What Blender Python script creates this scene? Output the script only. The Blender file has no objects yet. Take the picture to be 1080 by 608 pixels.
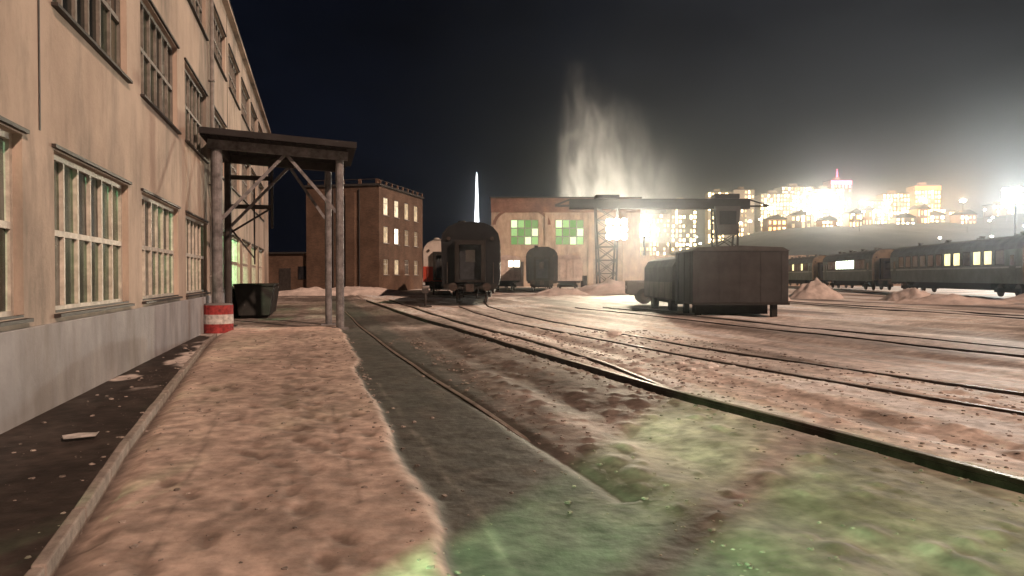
import bpy, math, random
import numpy as np
from mathutils import Vector, Matrix

R = math.radians
random.seed(7)
rng = np.random.default_rng(11)
scene = bpy.context.scene
col = scene.collection

# ------------------------------------------------------------------ camera
YAW = R(15.3)                       # the picture looks 15 degrees right of the factory wall's line
cam_data = bpy.data.cameras.new("camera")
cam_data.sensor_width = 36.0
cam_data.lens = 25.0
cam_data.clip_start = 0.05
cam_data.clip_end = 4000
cam = bpy.data.objects.new("camera", cam_data)
cam.location = (0, 0, 1.6)
cam.rotation_euler = (R(90 - 0.92), 0, -YAW)
col.objects.link(cam)
scene.camera = cam

# ------------------------------------------------------------------ night sky with the city's light dome
world = bpy.data.worlds.new("World")
scene.world = world
world.use_nodes = True
wn, wl = world.node_tree.nodes, world.node_tree.links
wn.clear()
w_out = wn.new("ShaderNodeOutputWorld")
w_bg = wn.new("ShaderNodeBackground")
w_sky = wn.new("ShaderNodeTexSky")
w_sky.sky_type = 'NISHITA'
w_sky.sun_disc = False
w_sky.sun_elevation = R(-7)
w_sky.sun_rotation = R(140)
w_tc = wn.new("ShaderNodeTexCoord")
w_dot = wn.new("ShaderNodeVectorMath"); w_dot.operation = 'DOT_PRODUCT'
_az, _el = R(45), R(3)
w_dot.inputs[1].default_value = (math.sin(_az) * math.cos(_el), math.cos(_az) * math.cos(_el), math.sin(_el))
w_ramp = wn.new("ShaderNodeValToRGB")
w_ramp.color_ramp.interpolation = 'EASE'
e = w_ramp.color_ramp.elements
e[0].position = 0.0; e[0].color = (0.0022, 0.0030, 0.0060, 1)
e[1].position = 1.0; e[1].color = (0.040, 0.041, 0.043, 1)
for pos, c in ((0.74, (0.0026, 0.0038, 0.0080)), (0.86, (0.0070, 0.0085, 0.0130)), (0.935, (0.0155, 0.0165, 0.020)), (0.975, (0.027, 0.028, 0.030))):
    k = e.new(pos); k.color = (*c, 1)
w_noise = wn.new("ShaderNodeTexNoise")
w_noise.inputs["Scale"].default_value = 3.2
w_noise.inputs["Detail"].default_value = 5
w_noise.inputs["Roughness"].default_value = 0.55
w_map = wn.new("ShaderNodeMapping"); w_map.inputs["Scale"].default_value = (1, 1, 2.4)
w_mr = wn.new("ShaderNodeMapRange")
w_mr.inputs[1].default_value = 0.3; w_mr.inputs[2].default_value = 0.7
w_mr.inputs[3].default_value = 0.5; w_mr.inputs[4].default_value = 1.5
w_mul = wn.new("ShaderNodeVectorMath"); w_mul.operation = 'SCALE'
w_nis = wn.new("ShaderNodeVectorMath"); w_nis.operation = 'SCALE'; w_nis.inputs[3].default_value = 0.05
w_add = wn.new("ShaderNodeVectorMath"); w_add.operation = 'ADD'
wl.new(w_tc.outputs["Generated"], w_dot.inputs[0])
wl.new(w_dot.outputs["Value"], w_ramp.inputs[0])
wl.new(w_tc.outputs["Generated"], w_map.inputs["Vector"])
wl.new(w_map.outputs[0], w_noise.inputs["Vector"])
wl.new(w_noise.outputs[0], w_mr.inputs[0])
wl.new(w_ramp.outputs[0], w_mul.inputs[0]); wl.new(w_mr.outputs[0], w_mul.inputs[3])
wl.new(w_sky.outputs[0], w_nis.inputs[0])
wl.new(w_mul.outputs[0], w_add.inputs[0]); wl.new(w_nis.outputs[0], w_add.inputs[1])
wl.new(w_add.outputs[0], w_bg.inputs[0])
w_bg.inputs[1].default_value = 0.85
wl.new(w_bg.outputs[0], w_out.inputs[0])

# ------------------------------------------------------------------ the yard's warm sodium light, from behind on the right
sun_d = bpy.data.lights.new("yard_light", 'SUN')
sun_d.energy = 3.85
sun_d.angle = R(1.2)
sun_d.color = (1.0, 0.655, 0.48)
sun = bpy.data.objects.new("yard_light", sun_d)
sun_dir = Vector((-0.46, 0.74, -0.58)).normalized()      # way the light travels
sun.rotation_euler = sun_dir.to_track_quat('-Z', 'Y').to_euler()
sun.location = (20, -30, 20)
col.objects.link(sun)

# ------------------------------------------------------------------ picture settings
scene.view_settings.view_transform = 'Standard'
scene.view_settings.look = 'None'
scene.view_settings.exposure = 0.0
scene.view_settings.gamma = 1.0
scene.render.engine = 'CYCLES'
cy = scene.cycles
cy.use_denoising = True
try:
    cy.denoiser = 'OPENIMAGEDENOISE'
except Exception:
    pass
cy.max_bounces = 5; cy.diffuse_bounces = 2; cy.glossy_bounces = 2; cy.transmission_bounces = 3
cy.volume_bounces = 0; cy.transparent_max_bounces = 12
cy.sample_clamp_indirect = 4.0
cy.sample_clamp_direct = 40.0
cy.use_light_tree = True
cy.volume_step_rate = 2.0
cy.volume_max_steps = 96

# ================================================================== helpers
CS, SN = math.cos(YAW), math.sin(YAW)
def yard(r, a):
    """survey point: metres right of / ahead along the yard's diagonal sight line -> world x, y"""
    return r * CS + a * SN, a * CS - r * SN

MATS = {}
def mat(name, base, rough=0.8, var=0.25, scale=3.0, bump=0.0, bscale=20.0, metal=0.0, stretch=(1, 1, 1), tint=None, spec=0.3, detail=6):
    """procedural Principled material: base colour broken up by two noises, optional fine relief"""
    if name in MATS: return MATS[name]
    m = bpy.data.materials.new(name); m.use_nodes = True
    n, l = m.node_tree.nodes, m.node_tree.links
    b = n["Principled BSDF"]
    tc = n.new("ShaderNodeTexCoord"); mp = n.new("ShaderNodeMapping"); mp.inputs["Scale"].default_value = stretch
    l.new(tc.outputs["Object"], mp.inputs["Vector"])
    nz = n.new("ShaderNodeTexNoise"); nz.inputs["Scale"].default_value = scale; nz.inputs["Detail"].default_value = detail
    nz.inputs["Roughness"].default_value = 0.62
    l.new(mp.outputs[0], nz.inputs["Vector"])
    rp = n.new("ShaderNodeValToRGB")
    lo = tuple(max(0.0, c * (1 - var)) for c in base)
    hi = tuple(min(0.95, c * (1 + var)) for c in base)
    if tint: lo = tint
    rp.color_ramp.elements[0].position = 0.32; rp.color_ramp.elements[0].color = (*lo, 1)
    rp.color_ramp.elements[1].position = 0.70; rp.color_ramp.elements[1].color = (*hi, 1)
    l.new(nz.outputs[0], rp.inputs[0])
    l.new(rp.outputs[0], b.inputs["Base Color"])
    b.inputs["Roughness"].default_value = rough
    b.inputs["Metallic"].default_value = metal
    b.inputs["Specular IOR Level"].default_value = spec
    if bump > 0:
        n2 = n.new("ShaderNodeTexNoise"); n2.inputs["Scale"].default_value = bscale; n2.inputs["Detail"].default_value = 5
        l.new(tc.outputs["Object"], n2.inputs["Vector"])
        bp = n.new("ShaderNodeBump"); bp.inputs["Strength"].default_value = bump; bp.inputs["Distance"].default_value = 0.02
        l.new(n2.outputs[0], bp.inputs["Height"]); l.new(bp.outputs[0], b.inputs["Normal"])
    MATS[name] = m
    return m

def glow(name, color, strength, var=0.0, scale=1.0):
    if name in MATS: return MATS[name]
    m = bpy.data.materials.new(name); m.use_nodes = True
    n, l = m.node_tree.nodes, m.node_tree.links
    n.clear()
    o = n.new("ShaderNodeOutputMaterial"); em = n.new("ShaderNodeEmission")
    em.inputs[0].default_value = (*color, 1); em.inputs[1].default_value = strength
    if var:
        tc = n.new("ShaderNodeTexCoord"); nz = n.new("ShaderNodeTexNoise"); nz.inputs["Scale"].default_value = scale
        l.new(tc.outputs["Object"], nz.inputs["Vector"])
        mr = n.new("ShaderNodeMapRange"); mr.inputs[1].default_value = 0.35; mr.inputs[2].default_value = 0.65
        mr.inputs[3].default_value = strength * (1 - var); mr.inputs[4].default_value = strength * (1 + var)
        l.new(nz.outputs[0], mr.inputs[0]); l.new(mr.outputs[0], em.inputs[1])
    l.new(em.outputs[0], o.inputs[0])
    MATS[name] = m
    return m

def glass(name, tint, clear=0.5, gloss=0.2, dust=(0.12, 0.13, 0.11), rough=0.12):
    """dusty window pane: see-through, a little reflective, a film of dirt"""
    if name in MATS: return MATS[name]
    m = bpy.data.materials.new(name); m.use_nodes = True
    n, l = m.node_tree.nodes, m.node_tree.links
    n.clear()
    o = n.new("ShaderNodeOutputMaterial")
    tr = n.new("ShaderNodeBsdfTransparent"); tr.inputs[0].default_value = (*tint, 1)
    df = n.new("ShaderNodeBsdfDiffuse"); df.inputs[0].default_value = (*dust, 1)
    gl = n.new("ShaderNodeBsdfGlossy"); gl.inputs[0].default_value = (0.8, 0.8, 0.8, 1); gl.inputs[1].default_value = rough
    a = n.new("ShaderNodeMixShader"); b = n.new("ShaderNodeMixShader")
    tc = n.new("ShaderNodeTexCoord"); nz = n.new("ShaderNodeTexNoise"); nz.inputs["Scale"].default_value = 2.5; nz.inputs["Detail"].default_value = 6
    mr = n.new("ShaderNodeMapRange"); mr.inputs[1].default_value = 0.3; mr.inputs[2].default_value = 0.7
    mr.inputs[3].default_value = min(1, (1 - clear) * 0.5); mr.inputs[4].default_value = min(1, (1 - clear) * 1.5)
    l.new(tc.outputs["Object"], nz.inputs["Vector"]); l.new(nz.outputs[0], mr.inputs[0]); l.new(mr.outputs[0], a.inputs[0])
    l.new(tr.outputs[0], a.inputs[1]); l.new(df.outputs[0], a.inputs[2])
    fr0 = n.new("ShaderNodeLayerWeight"); fr = n.new("ShaderNodeMath"); fr.operation = 'POWER'; fr.inputs[1].default_value = 4.0; l.new(fr0.outputs["Facing"], fr.inputs[0]); fr0.inputs[0].default_value = 0.5
    ma = n.new("ShaderNodeMath"); ma.operation = 'MULTIPLY_ADD'; ma.inputs[1].default_value = 0.55; ma.inputs[2].default_value = gloss * 0.25
    l.new(fr.outputs[0], ma.inputs[0]); l.new(ma.outputs[0], b.inputs[0])
    l.new(a.outputs[0], b.inputs[1]); l.new(gl.outputs[0], b.inputs[2])
    l.new(b.outputs[0], o.inputs[0])
    MATS[name] = m
    return m

class MB:
    """collects boxes, bars, tubes and prisms; build() links them as one mesh object"""
    def __init__(s): s.v = []; s.f = []; s.smooth = []
    def quad(s, a, b, c, d):
        i = len(s.v); s.v += [tuple(a), tuple(b), tuple(c), tuple(d)]; s.f.append((i, i + 1, i + 2, i + 3)); return s
    def poly(s, pts):
        i = len(s.v); s.v += [tuple(p) for p in pts]; s.f.append(tuple(range(i, i + len(pts)))); return s
    def box(s, x0, x1, y0, y1, z0, z1):
        i = len(s.v)
        s.v += [(x0, y0, z0), (x1, y0, z0), (x1, y1, z0), (x0, y1, z0), (x0, y0, z1), (x1, y0, z1), (x1, y1, z1), (x0, y1, z1)]
        for q in ((3, 2, 1, 0), (4, 5, 6, 7), (0, 1, 5, 4), (1, 2, 6, 5), (2, 3, 7, 6), (3, 0, 4, 7)):
            s.f.append(tuple(i + k for k in q))
        return s
    def bar(s, p, q, w, h=None):
        """rectangular bar from p to q"""
        h = h or w
        p, q = Vector(p), Vector(q); d = (q - p).normalized()
        up = Vector((0, 0, 1)) if abs(d.z) < 0.95 else Vector((0, 1, 0))
        sx = d.cross(up).normalized() * w / 2; sy = sx.cross(d).normalized() * h / 2
        i = len(s.v)
        for e_ in (p, q):
            for a, b in ((-1, -1), (1, -1), (1, 1), (-1, 1)): s.v.append(tuple(e_ + sx * a + sy * b))
        for k in range(4):
            n_ = (k + 1) % 4; s.f.append((i + k, i + n_, i + 4 + n_, i + 4 + k))
        s.f.append((i + 3, i + 2, i + 1, i)); s.f.append((i + 4, i + 5, i + 6, i + 7))
        return s
    def tube(s, p, q, r, r2=None, n=10):
        r2 = r if r2 is None else r2
        p, q = Vector(p), Vector(q); d = (q - p).normalized()
        up = Vector((0, 0, 1)) if abs(d.z) < 0.95 else Vector((0, 1, 0))
        sx = d.cross(up).normalized(); sy = sx.cross(d).normalized(); i = len(s.v)
        for e_, rr in ((p, r), (q, r2)):
            for k in range(n):
                t = 2 * math.pi * k / n; s.v.append(tuple(e_ + (sx * math.cos(t) + sy * math.sin(t)) * rr))
        for k in range(n):
            n_ = (k + 1) % n; s.f.append((i + k, i + n_, i + n + n_, i + n + k))
        s.f.append(tuple(i + k for k in reversed(range(n)))); s.f.append(tuple(i + n + k for k in range(n)))
        return s
    def lathe(s, prof, n=20, cx=0, cy=0):
        i = len(s.v)
        for (r, z) in prof:
            for k in range(n):
                t = 2 * math.pi * k / n; s.v.append((cx + r * math.cos(t), cy + r * math.sin(t), z))
        for j in range(len(prof) - 1):
            for k in range(n):
                n_ = (k + 1) % n
                s.f.append((i + j * n + k, i + j * n + n_, i + (j + 1) * n + n_, i + (j + 1) * n + k))
        s.f.append(tuple(i + k for k in reversed(range(n)))); m_ = i + (len(prof) - 1) * n
        s.f.append(tuple(m_ + k for k in range(n)))
        return s
    def prism(s, prof, y0, y1):
        """profile of (x, z) points run along y, capped"""
        i = len(s.v); n = len(prof)
        for y in (y0, y1):
            for (x, z) in prof: s.v.append((x, y, z))
        for k in range(n):
            n_ = (k + 1) % n; s.f.append((i + k, i + n + k, i + n + n_, i + n_))
        s.f.append(tuple(i + k for k in range(n))); s.f.append(tuple(i + n + k for k in reversed(range(n))))
        return s
    def sweep(s, prof, path):
        """(side, up) profile along a ground polyline"""
        n = len(prof); i = len(s.v); P = [Vector(p) for p in path]
        for k, p in enumerate(P):
            d = (P[min(k + 1, len(P) - 1)] - P[max(k - 1, 0)]); d.z = 0; d.normalize()
            rt = Vector((d.y, -d.x, 0))
            for (a, b) in prof: s.v.append(tuple(p + rt * a + Vector((0, 0, b))))
        for k in range(len(P) - 1):
            for j in range(n):
                j2 = (j + 1) % n
                s.f.append((i + k * n + j, i + (k + 1) * n + j, i + (k + 1) * n + j2, i + k * n + j2))
        s.f.append(tuple(i + j for j in range(n))); m_ = i + (len(P) - 1) * n
        s.f.append(tuple(m_ + j for j in reversed(range(n))))
        return s
    def mesh(s, name, m, smooth=False, bevel=0):
        me = bpy.data.meshes.new(name); me.from_pydata(s.v, [], s.f)
        import bmesh
        bm = bmesh.new(); bm.from_mesh(me); bmesh.ops.recalc_face_normals(bm, faces=bm.faces); bm.to_mesh(me); bm.free()
        if smooth:
            for p in me.polygons: p.use_smooth = True
        me.materials.append(m); me.update()
        return me
    def build(s, name, m, parent=None, smooth=False, bevel=0.0, loc=None):
        o = link(name, s.mesh(name, m, smooth), parent, loc)
        if bevel:
            b = o.modifiers.new("edge", 'BEVEL'); b.width = bevel; b.segments = 2; b.limit_method = 'ANGLE'
        return o

def link(name, data, parent=None, loc=None):
    o = bpy.data.objects.new(name, data); col.objects.link(o)
    if parent is not None: o.parent = parent
    if loc is not None: o.location = loc
    return o

def tag(o, label=None, cat=None, group=None, kind=None):
    if label: o["label"] = label
    if cat: o["category"] = cat
    if group: o["group"] = group
    if kind: o["kind"] = kind
    return o

def thing(name, label, cat, loc=(0, 0, 0), rz=0, group=None):
    o = bpy.data.objects.new(name, None); col.objects.link(o)
    o.location = loc; o.rotation_euler = (0, 0, rz); o.empty_display_size = 0.2
    return tag(o, label, cat, group)

def copy_tree(o, parent=None):
    c = o.copy(); col.objects.link(c); c.parent = parent
    for ch in list(o.children): copy_tree(ch, c)
    return c

def pierced(u0, u1, z0, z1, holes, t):
    """a wall slab in (u, depth, z): outer face at depth 0, inner at t, with rectangular openings and their reveals"""
    us = sorted({u0, u1, *[h[0] for h in holes], *[h[1] for h in holes]})
    zs = sorted({z0, z1, *[h[2] for h in holes], *[h[3] for h in holes]})
    solid = lambda i, j: 0 <= i < len(us) - 1 and 0 <= j < len(zs) - 1 and not any(
        h[0] <= (us[i] + us[i + 1]) / 2 <= h[1] and h[2] <= (zs[j] + zs[j + 1]) / 2 <= h[3] for h in holes)
    out = []
    for i in range(len(us) - 1):
        for j in range(len(zs) - 1):
            if not solid(i, j): continue
            a, b, c, d = us[i], us[i + 1], zs[j], zs[j + 1]
            out.append([(a, 0, c), (b, 0, c), (b, 0, d), (a, 0, d)])
            out.append([(a, t, c), (a, t, d), (b, t, d), (b, t, c)])
            if not solid(i - 1, j): out.append([(a, 0, c), (a, 0, d), (a, t, d), (a, t, c)])
            if not solid(i + 1, j): out.append([(b, 0, c), (b, t, c), (b, t, d), (b, 0, d)])
            if not solid(i, j - 1): out.append([(a, 0, c), (a, t, c), (b, t, c), (b, 0, c)])
            if not solid(i, j + 1): out.append([(a, 0, d), (b, 0, d), (b, t, d), (a, t, d)])
    return out

def lamp(name, loc, power, color, radius, parent=None, kind='POINT', aim=None, cone=120, blend=0.6):
    d = bpy.data.lights.new(name, kind); d.energy = power; d.color = color; d.shadow_soft_size = radius
    o = bpy.data.objects.new(name, d); col.objects.link(o); o.location = loc
    if kind == 'SPOT':
        d.spot_size = R(cone); d.spot_blend = blend
        o.rotation_euler = Vector(aim).to_track_quat('-Z', 'Y').to_euler()
    if parent is not None: o.parent = parent
    return o

# numpy value noise, for the ground and the snow heaps
def vnoise(x, y, seed=0):
    xi = np.floor(x).astype(np.int64); yi = np.floor(y).astype(np.int64); xf = x - xi; yf = y - yi
    def h(a, b):
        n_ = (a * 374761393 + b * 668265263 + seed * 974634777) & 0x7fffffff
        n_ = ((n_ ^ (n_ >> 13)) * 1274126177) & 0x7fffffff
        return ((n_ ^ (n_ >> 16)) & 0xffff) / 65535.0
    sx = xf * xf * (3 - 2 * xf); sy = yf * yf * (3 - 2 * yf)
    return (h(xi, yi) * (1 - sx) + h(xi + 1, yi) * sx) * (1 - sy) + (h(xi, yi + 1) * (1 - sx) + h(xi + 1, yi + 1) * sx) * sy
def fbm(x, y, o=4, seed=0):
    a, s, t = 1.0, 0.0, 0.0
    for k in range(o):
        s = s + a * vnoise(x, y, seed + k * 17); t += a; a *= 0.5; x = x * 2.03 + 13.7; y = y * 2.03 - 7.1
    return s / t
def sstep(x, a, b):
    t = np.clip((x - a) / (b - a), 0, 1); return t * t * (3 - 2 * t)

# ================================================================== ground
RAILS = {
    'L0': [(2.15, 4.7), (2.13, 5.4), (1.98, 8.0), (1.72, 11.8), (1.5, 17), (1.35, 22.7), (1.2, 34)],
    'L00': [(1.08, 2.0), (1.05, 4.6), (0.97, 6.2), (0.86, 8.0)],
    'L1': [(5.25, 1.5), (5.08, 4.0), (4.85, 6.4), (4.55, 8.5), (4.17, 15.2), (3.8, 24), (3.44, 32.6), (3.1, 48)],
    'L2': [(4.70, 8.7), (4.86, 11.3), (4.9, 15.7), (4.65, 20.5), (4.6, 30), (4.6, 48)],
    'L3': [(7.95, 2.5), (7.56, 6.1), (7.15, 9.2), (6.9, 12.6), (6.4, 19.2), (6.25, 23.2), (6.45, 28), (7.05, 36), (9.2, 46)],
    'L4': [(9.5, 2.5), (9.0, 6.1), (8.5, 9.5), (7.95, 14), (7.75, 20), (7.75, 24), (7.95, 28.5), (8.57, 36), (10.7, 46)],
    'L5': [(13.35, 4), (13.2, 12), (12.7, 22), (12.4, 34)],
    'L6': [(14.85, 4), (14.7, 12), (14.2, 22), (13.9, 34)],
    'L7': [(25.0, 10), (25.2, 21), (26.6, 36), (29.5, 60)],
    'L8': [(26.5, 10), (26.75, 21), (28.1, 36), (31, 60)],
}
def rail_x(name, y):
    p = sorted(RAILS[name], key=lambda q: q[1])
    return np.interp(y, [q[1] for q in p], [q[0] for q in p])

KERB = [(-1.28, 2.0), (-1.42, 4.4), (-1.7, 7.1), (-2.08, 12), (-2.5, 17.7), (-2.62, 20.5)]
def kerb_x(y): return np.interp(y, [q[1] for q in KERB], [q[0] for q in KERB])

def axis(dense0, dense1, step, lo, hi, grow):
    a = list(np.arange(dense0, dense1, step))
    s = step; x = a[-1]
    while x < hi:
        s = min(s * grow, 40); x += s; a.append(x)
    s = step; x = dense0; b = []
    while x > lo:
        s = min(s * 1.35, 60); x -= s; b.append(x)
    return np.array(sorted(b) + a)

def ground_height(X, Y, fine=True):
    kx = kerb_x(Y)
    h = 0.10 * (fbm(X * 0.16, Y * 0.16, 3, 3) - 0.5)
    path = sstep(X, kx + 0.02, kx + 0.25) * (1 - sstep(X + 0.28 * (fbm(X * 1.1, Y * 0.8, 3, 5) - 0.5), 0.62, 0.78)) * (Y < 23)
    lum = fbm(X * 2.6, Y * 2.2, 4, 21) - 0.5
    h = h + path * (0.065 + 0.010 * lum)
    strip = (1 - sstep(X, kx - 0.05, kx + 0.05))
    h = h * (1 - 0.8 * strip) - 0.02 * strip
    bank = sstep(X, 2.15, 2.7) * (1 - sstep(X, rail_x('L1', Y) - 0.30, rail_x('L1', Y) - 0.05))
    h = h + bank * (0.04 + 0.075 * (fbm(X * 0.8, Y * 0.35, 4, 9) - 0.45))
    far = sstep(X, rail_x('L1', Y) - 0.02, rail_x('L1', Y) + 0.12)
    h = h + far * (0.055 + 0.055 * (fbm(X * 1.2, Y * 0.3, 4, 31) - 0.5))
    # wheel ruts running with the tracks
    for cx, w, d in ((3.0, 0.35, 0.05), (5.8, 0.3, 0.05), (10.4, 0.5, 0.07), (11.6, 0.45, 0.07), (17.0, 0.6, 0.07), (19.2, 0.7, 0.08), (22.5, 0.7, 0.07)):
        wob = cx + 0.5 * (fbm(Y * 0.12, Y * 0 + cx, 3, 41) - 0.5) - 0.02 * (Y - 10)
        h = h - d * np.exp(-((X - wob) / w) ** 2)
    # rails lie in grooves
    for k in RAILS:
        if k in ('L00',): continue
        ys = [q[1] for q in RAILS[k]]
        inside = (Y > min(ys)) & (Y < max(ys))
        g = np.exp(-((X - rail_x(k, Y)) / (0.095 if k != 'L0' else 0.08)) ** 2) * inside
        h = h - g * (0.045 if k != 'L0' else 0.03)
    h = h + 0.014 * (fbm(X * 5, Y * 4, 3, 51) - 0.5) * (1 - 0.7 * strip) * np.clip(1.4 - (Y + X) / 60, 0, 1)
    return h

xs = axis(-3.25, 6.5, 0.036, -800, 860, 1.03)
ys = axis(2.4, 12.5, 0.036, -800, 860, 1.022)
GX, GY = np.meshgrid(xs, ys)
GZ = ground_height(GX, GY)
# footprints trodden into the path
foot = np.zeros_like(GZ)
for _ in range(260):
    fy = rng.uniform(2.6, 21); fx = rng.uniform(-1.2 - 0.05 * fy, 0.6)
    if rng.random() < 0.55: fx = rng.normal(0.12 - 0.02 * fy, 0.17)
    an = rng.normal(0, 0.25); dx = GX - fx; dy = GY - fy
    u = dx * math.cos(an) + dy * math.sin(an); v = -dx * math.sin(an) + dy * math.cos(an)
    q = (u / 0.06) ** 2 + (v / 0.14) ** 2
    foot = np.maximum(foot, np.exp(-q * q * q * 0.7) * rng.uniform(0.25, 1))
GZ = GZ - 0.020 * foot
# clods and churned snow beside the rails
clod = np.zeros_like(GZ)
for _ in range(700):
    fy = rng.uniform(3, 24); fx = rng.choice([rng.uniform(2.3, 4.6), rng.uniform(4.9, 8.6), rng.uniform(2.3, 8.6)])
    s_ = 0.03 + 0.07 * rng.random() ** 3; q = ((GX - fx) / s_) ** 2 + ((GY - fy) / (s_ * rng.uniform(0.8, 2))) ** 2
    clod = np.maximum(clod, np.exp(-q) * s_ * 0.4)
GZ = GZ + clod

# what the ground is made of: trodden dirty snow, bare asphalt, dark ice, cleaner snow further out
def ground_colour(X, Y):
    C = np.zeros(X.shape + (3,))
    n1 = fbm(X * 0.7, Y * 0.5, 5, 61); n2 = fbm(X * 3.1, Y * 2.3, 4, 71); n3 = fbm(X * 0.22, Y * 0.16, 4, 81)
    snow = np.array([0.66, 0.60, 0.565]); dirt = np.array([0.22, 0.18, 0.155]); ice = np.array([0.105, 0.108, 0.098]); asph = np.array([0.034, 0.027, 0.024])
    L1 = rail_x('L1', Y)
    m = np.clip(0.45 + 1.5 * (n1 - 0.5) + 0.9 * (n2 - 0.5), 0, 1)[..., None]
    cl = sstep(fbm(X * 0.55 + 4.0, Y * 0.45, 5, 63), 0.44, 0.60)[..., None]
    C[:] = dirt * 0.72 * (1 - m) + (dirt * 0.4 + snow * (0.20 + 0.46 * cl)) * m
    far = sstep(X, L1 - 0.02, L1 + 0.10)[..., None]
    st = fbm(X * 1.5, Y * 0.16, 5, 91)
    mf = np.clip(0.72 + 2.3 * (st - 0.5) + 0.7 * (n2 - 0.5), 0, 1)[..., None]
    C = C * (1 - far) + far * (dirt * 1.25 * (1 - mf) + snow * 1.28 * mf)
    dark = (sstep(fbm(X * 0.5, Y * 0.07, 4, 95), 0.56, 0.66) * sstep(X, 9.5, 13))[..., None]
    C = C * (1 - 0.70 * dark)
    # roadway of dark ice
    edge = X + 0.28 * (fbm(X * 1.1, Y * 0.8, 3, 5) - 0.5)
    road = (sstep(edge, 0.685, 0.745) * (1 - sstep(X + 0.5 * (n1 - 0.5), 1.9, 2.5)))[..., None]
    scuff = np.clip((n2 - 0.55) * 3, 0, 1)[..., None] * 0.35
    C = C * (1 - road) + road * (ice * (1 - scuff) + dirt * scuff)
    # thin scraped line
    ln = np.exp(-((X - (1.04 + 0.02 * np.sin(Y * 3) - 0.028 * np.clip(Y - 5, 0, 30))) / 0.028) ** 2) * (n2 * 1.6) * (Y < 11)
    C = C + ln[..., None] * np.array([0.11, 0.105, 0.095])
    kx = kerb_x(Y)
    path = (sstep(X, kx + 0.02, kx + 0.18) * (1 - sstep(edge, 0.68, 0.74)))[..., None] * (Y < 24)[..., None]
    mp = np.clip(0.80 + 0.8 * (n1 - 0.5) + 0.5 * (n2 - 0.5), 0, 1)[..., None]
    C = C * (1 - path) + path * (dirt * 1.1 * (1 - mp) + snow * np.array([1.08, 0.95, 0.88]) * mp)
    strip = (1 - sstep(X, kx - 0.03, kx + 0.05))[..., None] * (Y < 24)[..., None]
    sn = (sstep(fbm(X * 1.3, Y * 0.7, 4, 101), 0.55, 0.64) * sstep(Y, 10, 12.5))[..., None] * 0.75
    mm = np.clip(n2 * 1.6 - 0.3, 0, 1)[..., None]
    C = C * (1 - strip) + strip * ((asph * (0.6 + mm)) * (1 - sn) + snow * 1.0 * sn)
    blotch = (0.62 + 0.76 * sstep(n3, 0.32, 0.68))[..., None]
    C = C * np.where(strip > 0.5, 1.0, blotch)
    return np.clip(C, 0.01, 0.8)
grit = (0.80 + 0.40 * sstep(fbm(GX * 7, GY * 6, 3, 151), 0.3, 0.7))[..., None]
trod = np.exp(-((GX - (0.05 - 0.035 * GY)) / 0.34) ** 2) * (GY < 21) * sstep(fbm(GX * 2.4, GY * 1.1, 4, 161), .42, .60)
for (lx0, ly0, lx1, ly1) in ((-.62, 9.6, .1, 8.4), (-.35, 6.4, -.05, 9.8), (.28, 5.0, .15, 9.0), (-.9, 4.2, -1.1, 8.8)):
    tt = np.clip(((GX - lx0) * (lx1 - lx0) + (GY - ly0) * (ly1 - ly0)) / ((lx1 - lx0) ** 2 + (ly1 - ly0) ** 2), 0, 1)
    dd_ = np.hypot(GX - lx0 - tt * (lx1 - lx0), GY - ly0 - tt * (ly1 - ly0))
    trod = np.maximum(trod, 1.1 * np.exp(-(dd_ / .022) ** 2))
foot = np.maximum(foot, 0.62 * trod)
GC = np.clip(ground_colour(GX, GY) * (1 - 0.5 * foot[..., None]) * grit, 0.008, 0.8)

ny, nx = GX.shape
me = bpy.data.meshes.new("ground")
verts = np.stack([GX, GY, GZ], -1).reshape(-1, 3)
idx = np.arange(nx * ny).reshape(ny, nx)
quads = np.stack([idx[:-1, :-1], idx[:-1, 1:], idx[1:, 1:], idx[1:, :-1]], -1).reshape(-1, 4)
me.vertices.add(len(verts)); me.vertices.foreach_set("co", verts.ravel().astype(np.float32))
me.loops.add(quads.size); me.loops.foreach_set("vertex_index", quads.ravel().astype(np.int32))
me.polygons.add(len(quads)); me.polygons.foreach_set("loop_start", np.arange(0, quads.size, 4, dtype=np.int32))
me.polygons.foreach_set("loop_total", np.full(len(quads), 4, dtype=np.int32))
me.update(calc_edges=True)
at = me.color_attributes.new("soil", 'FLOAT_COLOR', 'POINT')
at.data.foreach_set("color", np.concatenate([GC.reshape(-1, 3), np.ones((len(verts), 1))], 1).ravel().astype(np.float32))
me.polygons.foreach_set("use_smooth", np.ones(len(quads), dtype=bool))
gm = bpy.data.materials.new("trodden_snow"); gm.use_nodes = True
n, l = gm.node_tree.nodes, gm.node_tree.links
b = n["Principled BSDF"]; b.inputs["Roughness"].default_value = 0.72; b.inputs["Specular IOR Level"].default_value = 0.25
ca = n.new("ShaderNodeVertexColor"); ca.layer_name = "soil"
tc = n.new("ShaderNodeTexCoord")
nz = n.new("ShaderNodeTexNoise"); nz.inputs["Scale"].default_value = 9; nz.inputs["Detail"].default_value = 3; nz.inputs["Roughness"].default_value = 0.5
mr = n.new("ShaderNodeMapRange"); mr.inputs[1].default_value = 0.3; mr.inputs[2].default_value = 0.7; mr.inputs[3].default_value = 0.72; mr.inputs[4].default_value = 1.2
mx = n.new("ShaderNodeVectorMath"); mx.operation = 'SCALE'
l.new(tc.outputs["Object"], nz.inputs["Vector"]); l.new(nz.outputs[0], mr.inputs[0])
l.new(ca.outputs[0], mx.inputs[0]); l.new(mr.outputs[0], mx.inputs[3]); l.new(mx.outputs[0], b.inputs["Base Color"])
n2 = n.new("ShaderNodeTexNoise"); n2.inputs["Scale"].default_value = 14; n2.inputs["Detail"].default_value = 2; n2.inputs["Roughness"].default_value = 0.5
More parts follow.
